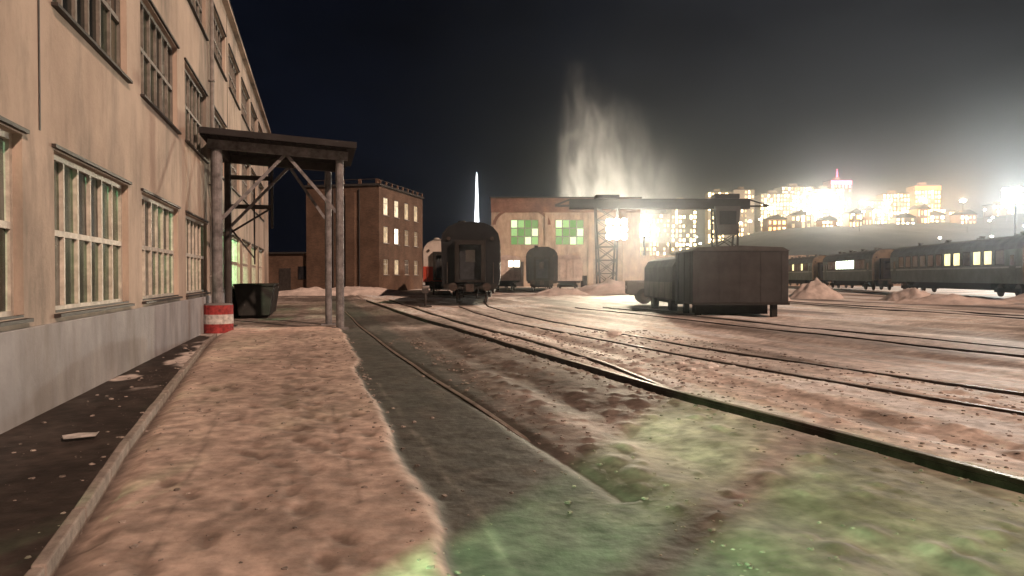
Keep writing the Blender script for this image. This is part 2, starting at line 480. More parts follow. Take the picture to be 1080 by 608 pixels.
bp = n.new("ShaderNodeBump"); bp.inputs["Strength"].default_value = 0.25; bp.inputs["Distance"].default_value = 0.025
l.new(tc.outputs["Object"], n2.inputs["Vector"]); l.new(n2.outputs[0], bp.inputs["Height"]); l.new(bp.outputs[0], b.inputs["Normal"])
me.materials.append(gm)
ground = link("ground", me)
tag(ground, "trodden dirty snow and dark ice covering the railway yard", kind="structure")

# crumbs of frozen snow and grit, thick along the ruts and the edge of the path
cx_ = []; 
while len(cx_) < 11000:
    y_ = 2.6 + 16 * rng.random() ** 1.6; x_ = rng.uniform(-3.0, 9.0)
    w_ = (0.12 if not .8 < x_ < 2.1 else 0.03) + 0.9 * math.exp(-((x_ - 0.70) / 0.14) ** 2) + 0.7 * math.exp(-((x_ - 2.3) / 0.3) ** 2) + 0.8 * math.exp(-((x_ - float(rail_x('L1', y_)) + .25) / 0.3) ** 2) + (0.45 if x_ > float(rail_x('L1', y_)) else 0) + 0.5 * math.exp(-((x_ - float(kerb_x(y_))) / 0.15) ** 2)
    if rng.random() < w_: cx_.append((x_, y_))
cx_ = np.array(cx_)
ci = np.clip(np.searchsorted(xs, cx_[:, 0]), 1, len(xs) - 1); cj = np.clip(np.searchsorted(ys, cx_[:, 1]), 1, len(ys) - 1)
cz = np.minimum(GZ[cj, ci], GZ[cj - 1, ci - 1]); cr_ = (0.0045 + 0.020 * rng.random(len(cx_)) ** 5) * (0.7 + cx_[:, 1] / 14)
unit = np.array([(math.cos(a_) * r_, math.sin(a_) * r_, z_) for (r_, z_) in ((1, 0), (.85, .45)) for a_ in (0, 1.05, 2.09, 3.14, 4.19, 5.24)] + [(0, 0, .62)])
tri = np.array([q_ for k in range(6) for q_ in ((k, (k + 1) % 6, 6 + (k + 1) % 6), (k, 6 + (k + 1) % 6, 6 + k), (6 + k, 6 + (k + 1) % 6, 12))])
V_ = []; F_ = []
for k in range(len(cx_)):
    an = rng.uniform(0, 6.28); c_, s2_ = math.cos(an), math.sin(an); p_ = unit * rng.uniform(.7, 1.3, unit.shape) * cr_[k]
    V_.append(np.stack([p_[:, 0] * c_ - p_[:, 1] * s2_ + cx_[k, 0], p_[:, 0] * s2_ + p_[:, 1] * c_ + cx_[k, 1], p_[:, 2] + cz[k] - 0.002], 1)); F_.append(tri + 13 * k)
cm = bpy.data.meshes.new("snow_crumbs"); cm.from_pydata(np.concatenate(V_).tolist(), [], np.concatenate(F_).tolist())
cm.materials.append(mat("snow_crumb", (0.24, 0.21, 0.19), 0.9, 0.7, 9)); co = link("snow_crumbs", cm)
tag(co, "crumbs of dirty frozen snow strewn over the yard", kind="stuff")

def gz(x, y):
    return float(ground_height(np.array([x]), np.array([y]))[0])

# kerb between the asphalt strip and the path, stone by stone
kerb = thing("kerb", "low kerb of stones along the snowy path beside the factory", None); del_cat = kerb.pop("category", None); kerb["kind"] = "structure"
M_kerb = mat("kerb_stone", (0.24, 0.21, 0.19), 0.9, 0.35, 6, 0.4, 30)
yy = 2.2
while yy < 20:
    y1 = yy + 0.98; x0, x1 = float(kerb_x(yy)), float(kerb_x(y1))
    MB().bar((x0, yy, 0.035 + random.uniform(-.008, .008)), (x1 , y1, 0.035 + random.uniform(-.008, .008)), 0.075, 0.13).build("kerb_stone", M_kerb, kerb, bevel=0.012)
    yy += 1.0

# ================================================================== railway tracks
M_rail = mat("rail_steel", (0.055, 0.042, 0.034), 0.55, 0.5, 5, 0.25, 30, metal=0.35)
M_head = mat("worn_rail_head", (0.26, 0.22, 0.19), 0.45, 0.5, 3, 0.1, 30, metal=0.3)
RAIL_PROF = [(-0.075, -0.05), (-0.075, -0.03), (-0.012, -0.01), (-0.012, 0.075), (-0.037, 0.085), (-0.037, 0.115), (0.037, 0.115), (0.037, 0.085), (0.012, 0.075), (0.012, -0.01), (0.075, -0.03), (0.075, -0.05)]
def track(label, names, dz=0.0):
    t = thing("railway_track", label, "railway track", (0, 0, 0), 0, "tracks across the yard")
    for nm in names:
        p = RAILS[nm]; ys_ = np.arange(p[0][1], p[-1][1], 0.6)
        path = [(float(rail_x(nm, y)), float(y), dz + 0.10 * (float(fbm(np.array([rail_x(nm, y) * 0.16]), np.array([y * 0.16]), 3, 3)[0]) - 0.5)) for y in ys_]
        if nm == 'L2': path = [(px, py, pz - 0.05 * max(0.0, (12.0 - py) / 3.0)) for (px, py, pz) in path]
        if nm == 'L0': path = [(px, py, pz - 0.045 * max(0.0, (9.0 - py) / 3.0)) for (px, py, pz) in path]
        r_ = MB().sweep(RAIL_PROF, path).build("rail", M_rail, t)
        MB().sweep([(-0.033, 0.1155), (-0.028, 0.121), (0.028, 0.121), (0.033, 0.1155)], path).build("rail_head", M_head, r_)
    return t
track("half buried rail in the grey snow between dark ice road and first raised track", ['L0'], -0.118)
track("raised track with dark shadowed near rail, nearest to the dark ice road", ['L1', 'L2'], -0.035)
track("track leading up to the black coach seen end on", ['L3', 'L4'], -0.05)
track("track passing in front of the dark van body on stilts", ['L5', 'L6'], -0.04)
track("farthest yard track, in front of the string of green coaches", ['L7', 'L8'], -0.04)

# ================================================================== factory building on the left
WX = -3.2                                   # plane of the street wall
FY0, FY1, FH, FD = -13.0, 51.0, 11.4, 15.0
M_plaster = bpy.data.materials.new("peach_plaster"); M_plaster.use_nodes = True
def plaster(m, base, dark, streak, grime=0.6):
    n, l = m.node_tree.nodes, m.node_tree.links; b = n["Principled BSDF"]; b.inputs["Roughness"].default_value = 0.9; b.inputs["Specular IOR Level"].default_value = 0.15
    tc = n.new("ShaderNodeTexCoord")
    a = n.new("ShaderNodeTexNoise"); a.inputs["Scale"].default_value = 0.55; a.inputs["Detail"].default_value = 8; a.inputs["Roughness"].default_value = 0.6
    mp = n.new("ShaderNodeMapping"); mp.inputs["Scale"].default_value = (1, 1.3, 0.4)
    s = n.new("ShaderNodeTexNoise"); s.inputs["Scale"].default_value = 1.6; s.inputs["Detail"].default_value = 6
    l.new(tc.outputs["Object"], a.inputs["Vector"]); l.new(tc.outputs["Object"], mp.inputs["Vector"]); l.new(mp.outputs[0], s.inputs["Vector"])
    r1 = n.new("ShaderNodeValToRGB"); r1.color_ramp.elements[0].position = 0.3; r1.color_ramp.elements[0].color = (*dark, 1)
    r1.color_ramp.elements[1].position = 0.62; r1.color_ramp.elements[1].color = (*base, 1)
    l.new(a.outputs[0], r1.inputs[0])
    r2 = n.new("ShaderNodeMapRange"); r2.inputs[1].default_value = 0.35; r2.inputs[2].default_value = 0.6; r2.inputs[3].default_value = 1 - streak; r2.inputs[4].default_value = 1.0
    l.new(s.outputs[0], r2.inputs[0])
    # grey grime in tall uneven patches
    mg = n.new("ShaderNodeMapping"); mg.inputs["Scale"].default_value = (1, 0.9, 0.28)
    g1 = n.new("ShaderNodeTexNoise"); g1.inputs["Scale"].default_value = 0.7; g1.inputs["Detail"].default_value = 9; g1.inputs["Roughness"].default_value = 0.68
    l.new(tc.outputs["Object"], mg.inputs["Vector"]); l.new(mg.outputs[0], g1.inputs["Vector"])
    gr = n.new("ShaderNodeMapRange"); gr.inputs[1].default_value = 0.46; gr.inputs[2].default_value = 0.66; gr.inputs[3].default_value = 0.0; gr.inputs[4].default_value = grime
    l.new(g1.outputs[0], gr.inputs[0])
    gx_ = n.new("ShaderNodeMix"); gx_.data_type = 'RGBA'; gx_.inputs[7].default_value = (0.20, 0.185, 0.165, 1)
    l.new(gr.outputs[0], gx_.inputs[0]); l.new(r1.outputs[0], gx_.inputs[6])
    mu = n.new("ShaderNodeVectorMath"); mu.operation = 'SCALE'
    l.new(gx_.outputs[2], mu.inputs[0]); l.new(r2.outputs[0], mu.inputs[3]); l.new(mu.outputs[0], b.inputs["Base Color"])
    f = n.new("ShaderNodeTexNoise"); f.inputs["Scale"].default_value = 14; f.inputs["Detail"].default_value = 6
    bp = n.new("ShaderNodeBump"); bp.inputs["Strength"].default_value = 0.25; bp.inputs["Distance"].default_value = 0.03
    l.new(tc.outputs["Object"], f.inputs["Vector"]); l.new(f.outputs[0], bp.inputs["Height"]); l.new(bp.outputs[0], b.inputs["Normal"])
plaster(M_plaster, (0.51, 0.425, 0.36), (0.38, 0.31, 0.26), 0.10, 0.9)
M_conc = bpy.data.materials.new("plinth_concrete"); M_conc.use_nodes = True
plaster(M_conc, (0.40, 0.41, 0.43), (0.27, 0.27, 0.28), 0.22)
M_inner = mat("hall_paint", (0.035, 0.04, 0.033), 0.9, 0.3, 1.2)
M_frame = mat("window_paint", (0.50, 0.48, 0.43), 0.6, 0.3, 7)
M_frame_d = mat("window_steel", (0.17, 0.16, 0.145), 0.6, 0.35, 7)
M_sheet = mat("sill_sheet", (0.035, 0.030, 0.028), 0.6, 0.4, 6)
M_pane = glass("dusty_glass", (0.80, 0.92, 0.80), 0.66, 0.2, (0.085, 0.092, 0.08))
M_roofing = mat("roofing_felt", (0.04, 0.038, 0.036), 0.9, 0.3, 3)

factory = thing("factory_building", "long peach plastered factory with multi-pane windows over a grey concrete plinth", "building", (0, 0, 0))
LEFTS = [10.2 + 4.65 * k for k in range(-5, 9)]
WW = 3.65
ROWS = [(1.14, 3.20), (5.05, 7.02), (8.75, 10.3)]
LEFTS = [q for q in LEFTS if q > FY0 + 0.5 and q + WW < FY1 - 0.4]
holes = [(q, q + WW, a, b_) for q in LEFTS for (a, b_) in ROWS]
mb = MB()
for q in pierced(FY0, FY1, 0.0, FH, holes, 0.42):
    mb.poly([(WX - d, u, z) for (u, d, z) in q])
# end walls and the back wall
mb.box(WX - FD, WX - 0.421, FY1 - 0.4, FY1, 0, FH)
mb.box(WX - FD, WX - 0.421, FY0, FY0 + 0.4, 0, FH)
mb.box(WX - FD, WX - FD + 0.4, FY0 + 0.401, FY1 - 0.401, 0, FH)
mb.build("wall", M_plaster, factory)
MB().box(WX - 0.1, WX + 0.045, FY0, FY1 + 0.02, -0.15, 1.02).build("plinth", M_conc, factory, bevel=0.01)
MB().box(WX - FD + 0.41, WX - 0.43, FY0 + 0.41, FY1 - 0.41, 4.3, 4.6).build("floor_slab", M_inner, factory)
MB().box(WX - FD + 0.41, WX - 0.43, FY0 + 0.41, FY1 - 0.41, 7.95, 8.2).build("floor_slab", M_inner, factory)
MB().box(WX - FD + 0.41, WX - 0.43, FY0 + 0.41, FY1 - 0.41, 0.02, 0.06).build("hall_floor", M_inner, factory)
MB().box(WX - FD - 0.1, WX + 0.16, FY0 - 0.1, FY1 + 0.12, FH, FH + 0.22).build("roof", M_roofing, factory)
MB().box(WX + 0.001, WX + 0.20, FY0, FY1 + 0.1, FH - 0.10, FH - 0.002).build("cornice", M_plaster, factory)
MB().box(WX - 6.6, WX - 6.45, FY0 + 0.41, FY1 - 0.41, 0.06, 4.29).build("partition", M_inner, factory)
for yj in (9.72, 28.3, 46.9):
    MB().box(WX - 0.01, WX + 0.012, yj - 0.02, yj + 0.02, 3.35, FH - 0.12).build("expansion_joint", M_sheet, factory)
mbp = MB(); mbp.tube((WX + 0.10, 23.62, 0.3), (WX + 0.10, 23.62, FH - 0.1), 0.06)
for zz in (1.6, 4.4, 7.6, 10.4): mbp.box(WX, WX + 0.18, 23.53, 23.71, zz, zz + 0.04)
mbp.build("downpipe", mat("galvanised", (0.22, 0.21, 0.2), 0.5, 0.3, 5), factory, smooth=False)

def window_meshes(h, heavy):
    """frame with glazing bars in local (x out, y along, z up)"""
    w = WW; f = MB(); t = 0.075
    f.box(-0.14, -0.04, 0.0, t, 0, h); f.box(-0.14, -0.04, w - t, w, 0, h)
    f.box(-0.14, -0.04, t, w - t, 0, t); f.box(-0.14, -0.04, t, w - t, h - t, h)
    zm = h * 0.50
    f.box(-0.13, -0.035, t, w - t, zm - 0.04, zm + 0.04)
    for k in range(1, 6):
        y = t + (w - 2 * t) * k / 6; b2 = 0.034 if k % 2 == 0 else 0.024
        f.box(-0.12, -0.03, y - b2, y + b2, t, zm - 0.041); f.box(-0.12, -0.03, y - b2, y + b2, zm + 0.041, h - t)
    return f
WIN = {}
pane_mesh = {}
for r, (a, b_) in enumerate(ROWS):
    h = b_ - a
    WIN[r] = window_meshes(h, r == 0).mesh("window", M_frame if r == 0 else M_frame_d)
    pw = (WW - 0.15) / 6 - 0.06; ph = h * 0.5 - 0.075 - 0.04
    pane_mesh[r] = MB().box(-0.004, 0.004, 0, pw, 0, ph).mesh("pane", M_pane)
    pane_mesh[(r, 'b')] = MB().box(-0.004, 0.004, 0, pw, 0, ph).mesh("pane", glass("whitewashed_glass", (0.7, 0.8, 0.7), 0.25, 0.1, (0.20, 0.20, 0.18)))
    pane_mesh[(r, 'c')] = MB().box(-0.004, 0.004, 0, pw, 0, ph).mesh("pane", glass("sooty_glass", (0.45, 0.5, 0.45), 0.5, 0.3, (0.03, 0.032, 0.03)))
    pane_mesh[(r, 'all')] = MB().box(-0.004, 0.004, 0.06, WW - 0.06, 0.06, h - 0.06).mesh("glazing", M_pane)
sill_mesh = MB().box(0.0, 0.08, -0.05, WW + 0.05, -0.055, -0.012).box(-0.03, 0.0, 0.004, WW - 0.004, -0.0, 0.03).mesh("sill", M_sheet)
drip_mesh = MB().box(0.001, 0.05, -0.08, WW + 0.08, 0.02, 0.065).mesh("drip_strip", M_sheet)
for r, (a, b_) in enumerate(ROWS):
    for q in LEFTS:
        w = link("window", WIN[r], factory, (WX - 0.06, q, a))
        link("sill", sill_mesh, w, (0.06, 0, 0)); link("drip_strip", drip_mesh, w, (0.06, 0, b_ - a))
        near = (r == 0 and 5 < q < 27) or (r == 1 and 9 < q < 27) or (r == 2 and 18 < q < 30)
        if not near:
            link("glazing", pane_mesh[(r, 'all')], w, (-0.085, 0, 0)); continue
        h = b_ - a; t = 0.075
        for k in range(6):
            y = t + (WW - 2 * t) * k / 6 + 0.03
            for z in (t + 0.002, h * 0.5 + 0.042):
                kind_ = random.random(); p = link("pane", pane_mesh[r] if kind_ < .6 else pane_mesh[(r, "b" if kind_ < .75 else "c")], w, (-0.085, y, z))
                p.rotation_euler = (0, random.uniform(-.006, .006), random.uniform(-.008, .008))

# green discharge lamps in the hall: they shine out through the windows onto the snow
M_lampbody = mat("lamp_housing", (0.3, 0.3, 0.28), 0.6, 0.2)
G = (0.60, 1.0, 0.58)
hall_spots = [(-5.5, -2.5), (-5.5, 4.4), (-5.55, 16.4), (-5.55, 25.6), (-5.55, 37.0)]
names_ = ["behind the panes nearest the camera", "behind the window cut by the left edge", "behind the second whole window", "behind the canopy's window", "deep in the hall past the canopy"]
for k, (x, y) in enumerate(hall_spots):
    t = thing("hall_lamp", "round green hall lamp inside the factory " + names_[k], "lamp", (x, y, 4.3), 0, "green lamps hung in the factory hall")
    MB().lathe([(0.05, -0.001), (0.06, -0.12), (0.24, -0.2), (0.25, -0.27)], 16).build("lamp_shade", M_lampbody, t)
    MB().lathe([(0.06, -0.275), (0.15, -0.285), (0.15, -0.31), (0.06, -0.34)], 14).build("bulb", glow("green_lamp_glow", (0.55, 1.0, 0.45), 9), t)
    lamp("lamp_light", (0.1, 0, -0.42), [30000, 500, 250, 12000, 900][k], G, 0.07, t, 'SPOT', ((1, 0.14, -0.42), (1, 1.35, -0.45), (1, 0.45, -0.40), (1, 1.7, -1.2), (1, 0.45, -0.40))[k], (106, 62, 165, 60, 165)[k], 0.2)

# ================================================================== entrance canopy
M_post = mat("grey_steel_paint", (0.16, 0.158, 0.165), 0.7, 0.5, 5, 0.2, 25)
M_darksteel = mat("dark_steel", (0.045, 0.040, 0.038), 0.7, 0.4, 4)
M_deck = mat("canopy_sheet", (0.022, 0.021, 0.022), 0.8, 0.3, 2)
CX0, CX1, CY0, CY1 = -2.80, 0.66, 22.2, 24.8
can = thing("entrance_canopy", "tall steel canopy with sloping dark roof over the snowy path", "canopy", (0, 0, 0))
ztop = lambda x: 5.30 - 0.05 * (x - CX0)
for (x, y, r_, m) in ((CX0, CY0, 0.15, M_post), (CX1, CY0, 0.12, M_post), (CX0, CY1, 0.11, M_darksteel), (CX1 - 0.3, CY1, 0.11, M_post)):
    mb = MB().tube((x, y, gz(x, y) - 0.1), (x, y, ztop(x) - 0.005), r_, None, 14)
    mb.box(x - 0.25, x + 0.25, y - 0.25, y + 0.25, gz(x, y) - 0.1, gz(x, y) + 0.04)
    mb.build("column", m, can)
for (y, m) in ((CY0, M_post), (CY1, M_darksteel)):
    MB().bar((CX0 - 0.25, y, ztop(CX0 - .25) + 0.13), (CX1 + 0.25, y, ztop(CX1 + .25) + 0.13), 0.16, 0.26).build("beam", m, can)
    xm = (CX0 + CX1) / 2 + 0.15
    MB().bar((CX0 + 0.1, y, 3.25), (xm, y, ztop(xm)), 0.07, 0.09).build("brace", M_post, can)
    MB().bar((CX1 - (0.4 if y == CY1 else 0.1), y, 3.55), (xm + 0.06, y, ztop(xm)), 0.07, 0.09).build("brace", M_post, can)
for x in (CX0, CX1):
    MB().bar((x, CY0 + 0.081, ztop(x) + 0.12), (x, CY1 - 0.081, ztop(x) + 0.12), 0.14, 0.22).build("purlin", M_darksteel, can)
mb = MB()
for k in range(30):       # ribbed sheet
    xa = CX0 - 0.38 + k * (CX1 - CX0 + 0.85) / 30; xb = xa + (CX1 - CX0 + 0.85) / 30
    za, zb = ztop(xa) + 0.27 + (0.04 if k % 2 else 0), ztop(xb) + 0.27 + (0.04 if k % 2 else 0)
    i = len(mb.v); y0, y1 = CY0 - 0.55, CY1 + 0.5
    mb.v += [(xa, y0, za), (xb, y0, zb), (xb, y1, zb), (xa, y1, za), (xa, y0, za + .05), (xb, y0, zb + .05), (xb, y1, zb + .05), (xa, y1, za + .05)]
    for q in ((3, 2, 1, 0), (4, 5, 6, 7), (0, 1, 5, 4), (1, 2, 6, 5), (2, 3, 7, 6), (3, 0, 4, 7)): mb.f.append(tuple(i + kk for kk in q))
mb.build("roof_sheet", M_deck, can)
MB().bar((CX0 - 0.4, CY0 - 0.60, ztop(CX0) + 0.42), (CX1 + 0.48, CY0 - 0.60, ztop(CX1) + 0.36), 0.04, 0.18).build("fascia", M_deck, can)
# lattice panel at the back by the wall
mb = MB()
for z in (3.9, 4.85): mb.bar((CX0, CY1 + 0.14, z), (CX0 + 1.35, CY1 + 0.14, z), 0.10, 0.14)
mb.bar((CX0, CY1 + 0.14, 3.0), (CX0 + 1.3, CY1 + 0.14, 3.85), 0.06); mb.bar((CX0 + 1.35, CY1 + 0.14, 3.2), (CX0 + 1.35, CY1 + 0.14, 5.2), 0.09)
mb.build("lattice", M_darksteel, can)
MB().bar((CX0 + 0.8, CY1 + 0.14, 2.0), (CX0 + 0.8, CY1 + 0.14, 4.84), 0.05).bar((CX0 + 0.05, CY1 + .14, 3.2), (CX0 + 0.8, CY1 + .14, 2.2), 0.05).build("tie_rod", M_darksteel, can)

# striped bumper round the foot of the left column
M_red = mat("red_paint", (0.26, 0.035, 0.035), 0.7, 0.55, 9); M_white = mat("white_paint", (0.46, 0.45, 0.44), 0.7, 0.4, 9)
bz = gz(CX0, CY0)
bum = thing("striped_bumper", "red and white striped round bumper at the foot of the canopy column", "bumper", (CX0 + 0.02, CY0 - 0.02, bz))
def ring(z0, z1, r0, r1, n=24):
    m_ = MB(); return m_.lathe([(r0, z0), (r1, z0), (r1, z1), (r0, z1)], n)
for (a, b_, m) in ((0.0, 0.26, M_red), (0.261, 0.53, M_white), (0.531, 0.80, M_red)):
    ring(a, b_, 0.16, 0.41).build("band", m, bum)
MB().lathe([(0.17, 0.80), (0.40, 0.801), (0.38, 0.84), (0.17, 0.85)], 24).build("cap", mat("bumper_top", (0.16, 0.15, 0.15), 0.8), bum)

# dark bin against the wall past the canopy
x, y = -2.35, 30.5
binn = thing("metal_bin", "dark steel refuse bin against the factory wall beyond the canopy", "bin", (x, y, gz(x, y)))
M_bin = mat("bin_steel", (0.025, 0.026, 0.025), 0.7, 0.4, 3)
MB().prism([(-0.55, 0.12), (0.55, 0.12), (0.72, 1.25), (-0.72, 1.25)], -1.6, 1.6).build("body", M_bin, binn)
for yy in (-1.2, -0.4, 0.4, 1.2): MB().bar((0.60, yy, 0.14), (0.77, yy, 1.22), 0.07).build("rib", M_bin, binn)
MB().box(-0.76, 0.76, -1.66, 1.66, 1.252, 1.32).build("lid", M_bin, binn)
for yy in (-1.3, 1.3): MB().box(-0.5, 0.5, yy - 0.08, yy + 0.08, 0, 0.118).build("skid", M_darksteel, binn)

# ================================================================== brick building
def brickmat(name, base, mortar, dark, sc=1.0):
    m = bpy.data.materials.new(name); m.use_nodes = True
    n, l = m.node_tree.nodes, m.node_tree.links; b = n["Principled BSDF"]; b.inputs["Roughness"].default_value = 0.9; b.inputs["Specular IOR Level"].default_value = 0.15
    tc = n.new("ShaderNodeTexCoord"); mp = n.new("ShaderNodeMapping")
    cx = n.new("ShaderNodeCombineXYZ"); sp = n.new("ShaderNodeSeparateXYZ"); ad = n.new("ShaderNodeMath"); ad.operation = 'ADD'
    l.new(tc.outputs["Object"], sp.inputs[0]); l.new(sp.outputs[0], ad.inputs[0]); l.new(sp.outputs[1], ad.inputs[1])
    l.new(ad.outputs[0], cx.inputs[0]); l.new(sp.outputs[2], cx.inputs[1])
    br = n.new("ShaderNodeTexBrick"); br.inputs["Scale"].default_value = 1.0
    br.inputs["Brick Width"].default_value = 0.26 * sc; br.inputs["Row Height"].default_value = 0.078 * sc; br.inputs["Mortar Size"].default_value = 0.007
    br.inputs["Color1"].default_value = (*base, 1); br.inputs["Color2"].default_value = (*dark, 1); br.inputs["Mortar"].default_value = (*mortar, 1)
    l.new(cx.outputs[0], br.inputs["Vector"])
    nz = n.new("ShaderNodeTexNoise"); nz.inputs["Scale"].default_value = 0.5; nz.inputs["Detail"].default_value = 8; nz.inputs["Roughness"].default_value = 0.65
    l.new(tc.outputs["Object"], nz.inputs["Vector"])
    mr = n.new("ShaderNodeMapRange"); mr.inputs[1].default_value = 0.3; mr.inputs[2].default_value = 0.7; mr.inputs[3].default_value = 0.55; mr.inputs[4].default_value = 1.3
    l.new(nz.outputs[0], mr.inputs[0])
    mu = n.new("ShaderNodeVectorMath"); mu.operation = 'SCALE'; l.new(br.outputs[0], mu.inputs[0]); l.new(mr.outputs[0], mu.inputs[3]); l.new(mu.outputs[0], b.inputs["Base Color"])
    return m
M_brick = brickmat("red_brown_brick", (0.15, 0.095, 0.068), (0.15, 0.115, 0.09), (0.095, 0.06, 0.044))
bx0, by0 = yard(-14.0, 75.0)                 # street corner of the block
bk = thing("brick_building", "three storey brown brick block with lit windows on its right side", "building", (bx0, by0, -0.1), -R(27.8))
# local: x to the right face (x=0 is the right face plane), y away along it; front face is y=0
BH, BL, BW = 11.3, 13.5, 8.4
wins = []
for r, (a, b_) in enumerate(((1.9, 3.6), (5.3, 7.1), (8.3, 10.2))):
    for k in range(4):
        u = 1.2 + k * 3.1; wins.append((u, u + 1.35, a, b_, r, k))
mb = MB()
for q in pierced(0, BL, 0, BH, [w[:4] for w in wins], 0.35): mb.poly([(-d, u, z) for (u, d, z) in q])
mb.box(-BW, -0.351, 0, 0.35, 0, BH); mb.box(-BW, -0.351, BL - 0.35, BL, 0, BH); mb.box(-BW, -BW + 0.35, 0.351, BL - 0.351, 0, BH)
mb.build("wall", M_brick, bk)
MB().box(-BW - 0.15, 0.18, -0.15, BL + 0.15, BH, BH + 0.22).build("roof", M_roofing, bk)
for k in range(9):
    MB().box(-0.05, 0.10, 0.15 + k * 1.62, 0.40 + k * 1.62, BH + 0.221, BH + 0.62).build("parapet_post", M_brick, bk)
for k in range(5):
    MB().box(-BW + 0.2 + k * 1.95, -BW + 0.5 + k * 1.95, 0.0, 0.25, BH + 0.221, BH + 0.72).build("parapet_post", M_brick, bk)
MB().tube((-BW + .2, 0.12, BH + 0.7), (0.0, 0.12, BH + 0.7), 0.04, None, 8).tube((0.03, 0.2, BH + 0.6), (0.03, BL - 0.2, BH + 0.6), 0.04, None, 8).build("handrail", M_darksteel, bk)
warm = [glow("lit_window_a", (1.0, 0.80, 0.52), 1.3, 0.3, 1.5), glow("lit_window_b", (1.0, 0.72, 0.42), 0.75, 0.35, 1.5), glow("lit_window_c", (1.0, 0.86, 0.66), 3.4, 0.2, 1.5), glow("lit_window_d", (1.0, 0.66, 0.38), 0.3, 0.4, 1.5)]
M_unlit = glass("unlit_glass", (0.2, 0.2, 0.2), 0.3, 0.5, (0.04, 0.04, 0.045), 0.05)
lit = {(2, 0): 0, (2, 1): 0, (2, 2): 1, (2, 3): 1, (1, 0): 1, (1, 1): 2, (1, 2): 3, (1, 3): 3, (0, 0): 3, (0, 1): 1, (0, 3): 3}
for (u0, u1, a, b_, r, k) in wins:
    w, h = u1 - u0, b_ - a
    f = MB().box(-0.16, -0.08, 0, 0.07, 0, h).box(-0.16, -0.08, w - 0.07, w, 0, h).box(-0.16, -0.08, 0.07, w - 0.07, 0, 0.07).box(-0.16, -0.08, 0.07, w - 0.07, h - 0.07, h).box(-0.15, -0.09, w / 2 - 0.03, w / 2 + 0.03, 0.07, h - 0.07).box(-0.15, -0.09, 0.07, w - 0.07, h * .68 - 0.03, h * .68 + 0.03)
    wo = f.build("window", M_frame, bk, loc=(0, u0, a))
    MB().box(-0.125, -0.115, 0.04, w - 0.04, 0.04, h - 0.04).build("pane", warm[lit[(r, k)]] if (r, k) in lit else M_unlit, wo)
    MB().box(0.0, 0.10, -0.06, w + 0.06, -0.06, 0.0).build("sill", mat("stone_sill", (0.3, 0.28, 0.26)), wo)
for (xa, z0, z1, yy) in ((-2.2, 0.3, 11.0, 0), (-5.2, 0.3, 11.0, 0)):
    MB().tube((xa, yy - 0.1, z0), (xa, yy - 0.1, z1), 0.07, None, 8).build("downpipe", M_darksteel, bk)
MB().box(-3.6, -2.6, -0.45, -0.02, 0.0, 10.6).build("pilaster", M_brick, bk)
# low brick annex on its left
ax_, ay_ = yard(-21.4, 77.0)
an = thing("brick_annex", "low dark brick annex on the left of the brick block", "building", (ax_, ay_, -0.1), -R(27.8))
MB().box(-6.0, 0.0, 0, 8, 0, 4.2).build("wall", M_brick, an)
MB().box(-6.2, 0.15, -0.2, 8.2, 4.2, 4.38).build("roof", M_roofing, an)
MB().box(-4.2, -2.8, -0.04, 0.0, 0.1, 2.6).build("door", M_darksteel, an)
MB().box(-1.9, -0.8, -0.05, 0.0, 1.4, 2.8).build("window", M_unlit, an)

# ================================================================== snow heaps
M_snow = mat("heaped_snow", (0.50, 0.44, 0.41), 0.85, 0.28, 1.2, 0.5, 6)
def heap(label, r, a, w, d, h, seed):
    x, y = yard(r, a); N = 44; m_ = MB()
    gx = np.linspace(-1, 1, N); A, B = np.meshgrid(gx, gx)
    rad = np.sqrt(A ** 2 + B ** 2) + 0.35 * (fbm(A * 2 + seed, B * 2, 3, seed) - 0.5)
    H = np.clip(1 - rad, 0, 1) ** 0.85 * (0.75 + 0.7 * (fbm(A * 4 + seed, B * 4, 4, seed + 3) - 0.35)) * h - 0.06
    m_.v = [(float(A[i, j] * w / 2), float(B[i, j] * d / 2), float(H[i, j])) for i in range(N) for j in range(N)]
    m_.f = [(i * N + j, i * N + j + 1, (i + 1) * N + j + 1, (i + 1) * N + j) for i in range(N - 1) for j in range(N - 1)]
    o = m_.build("snow_heap", M_snow, None, smooth=True); o.location = (x, y, gz(x, y) - 0.02); o.rotation_euler = (0, 0, -YAW)
    return tag(o, label, "snow heap", "snow heaps along the tracks")
heap("broad snow heap under the lattice leg of the gantry crane", 8.6, 62, 9.0, 5, 1.5, 3)
heap("pointed snow heap in front of the two leftmost green coaches", 21.8, 51, 4.2, 3, 1.6, 5)
heap("snow heap between the pointed heap and the nearest green coach", 26.0, 46.5, 3.8, 3, 1.2, 7)
heap("long flat snow heap in front of the nearest green coach", 24.6, 40, 7.5, 2.4, 0.75, 9)
heap("low snow heap at the right edge in front of the green coaches", 31.5, 43, 6.0, 2.5, 0.7, 11)
heap("small snow heap just right of the dark van body", 16.8, 46, 2.6, 2.5, 1.2, 13)
heap("low snow heap under the dark van body on stilts", 9.4, 30.5, 5.6, 2.2, 0.5, 15)
heap("flat snow heap at the foot of the brick block", -13.5, 62, 11, 3.5, 1.0, 17)
heap("snow ridge left of the canopy's right column, at the foot of the annex", -17.5, 60, 9, 3, 0.9, 19)
heap("snow heap between the distant pair of coaches and the crane leg", 4.2, 60, 5.0, 3.0, 0.9, 23)

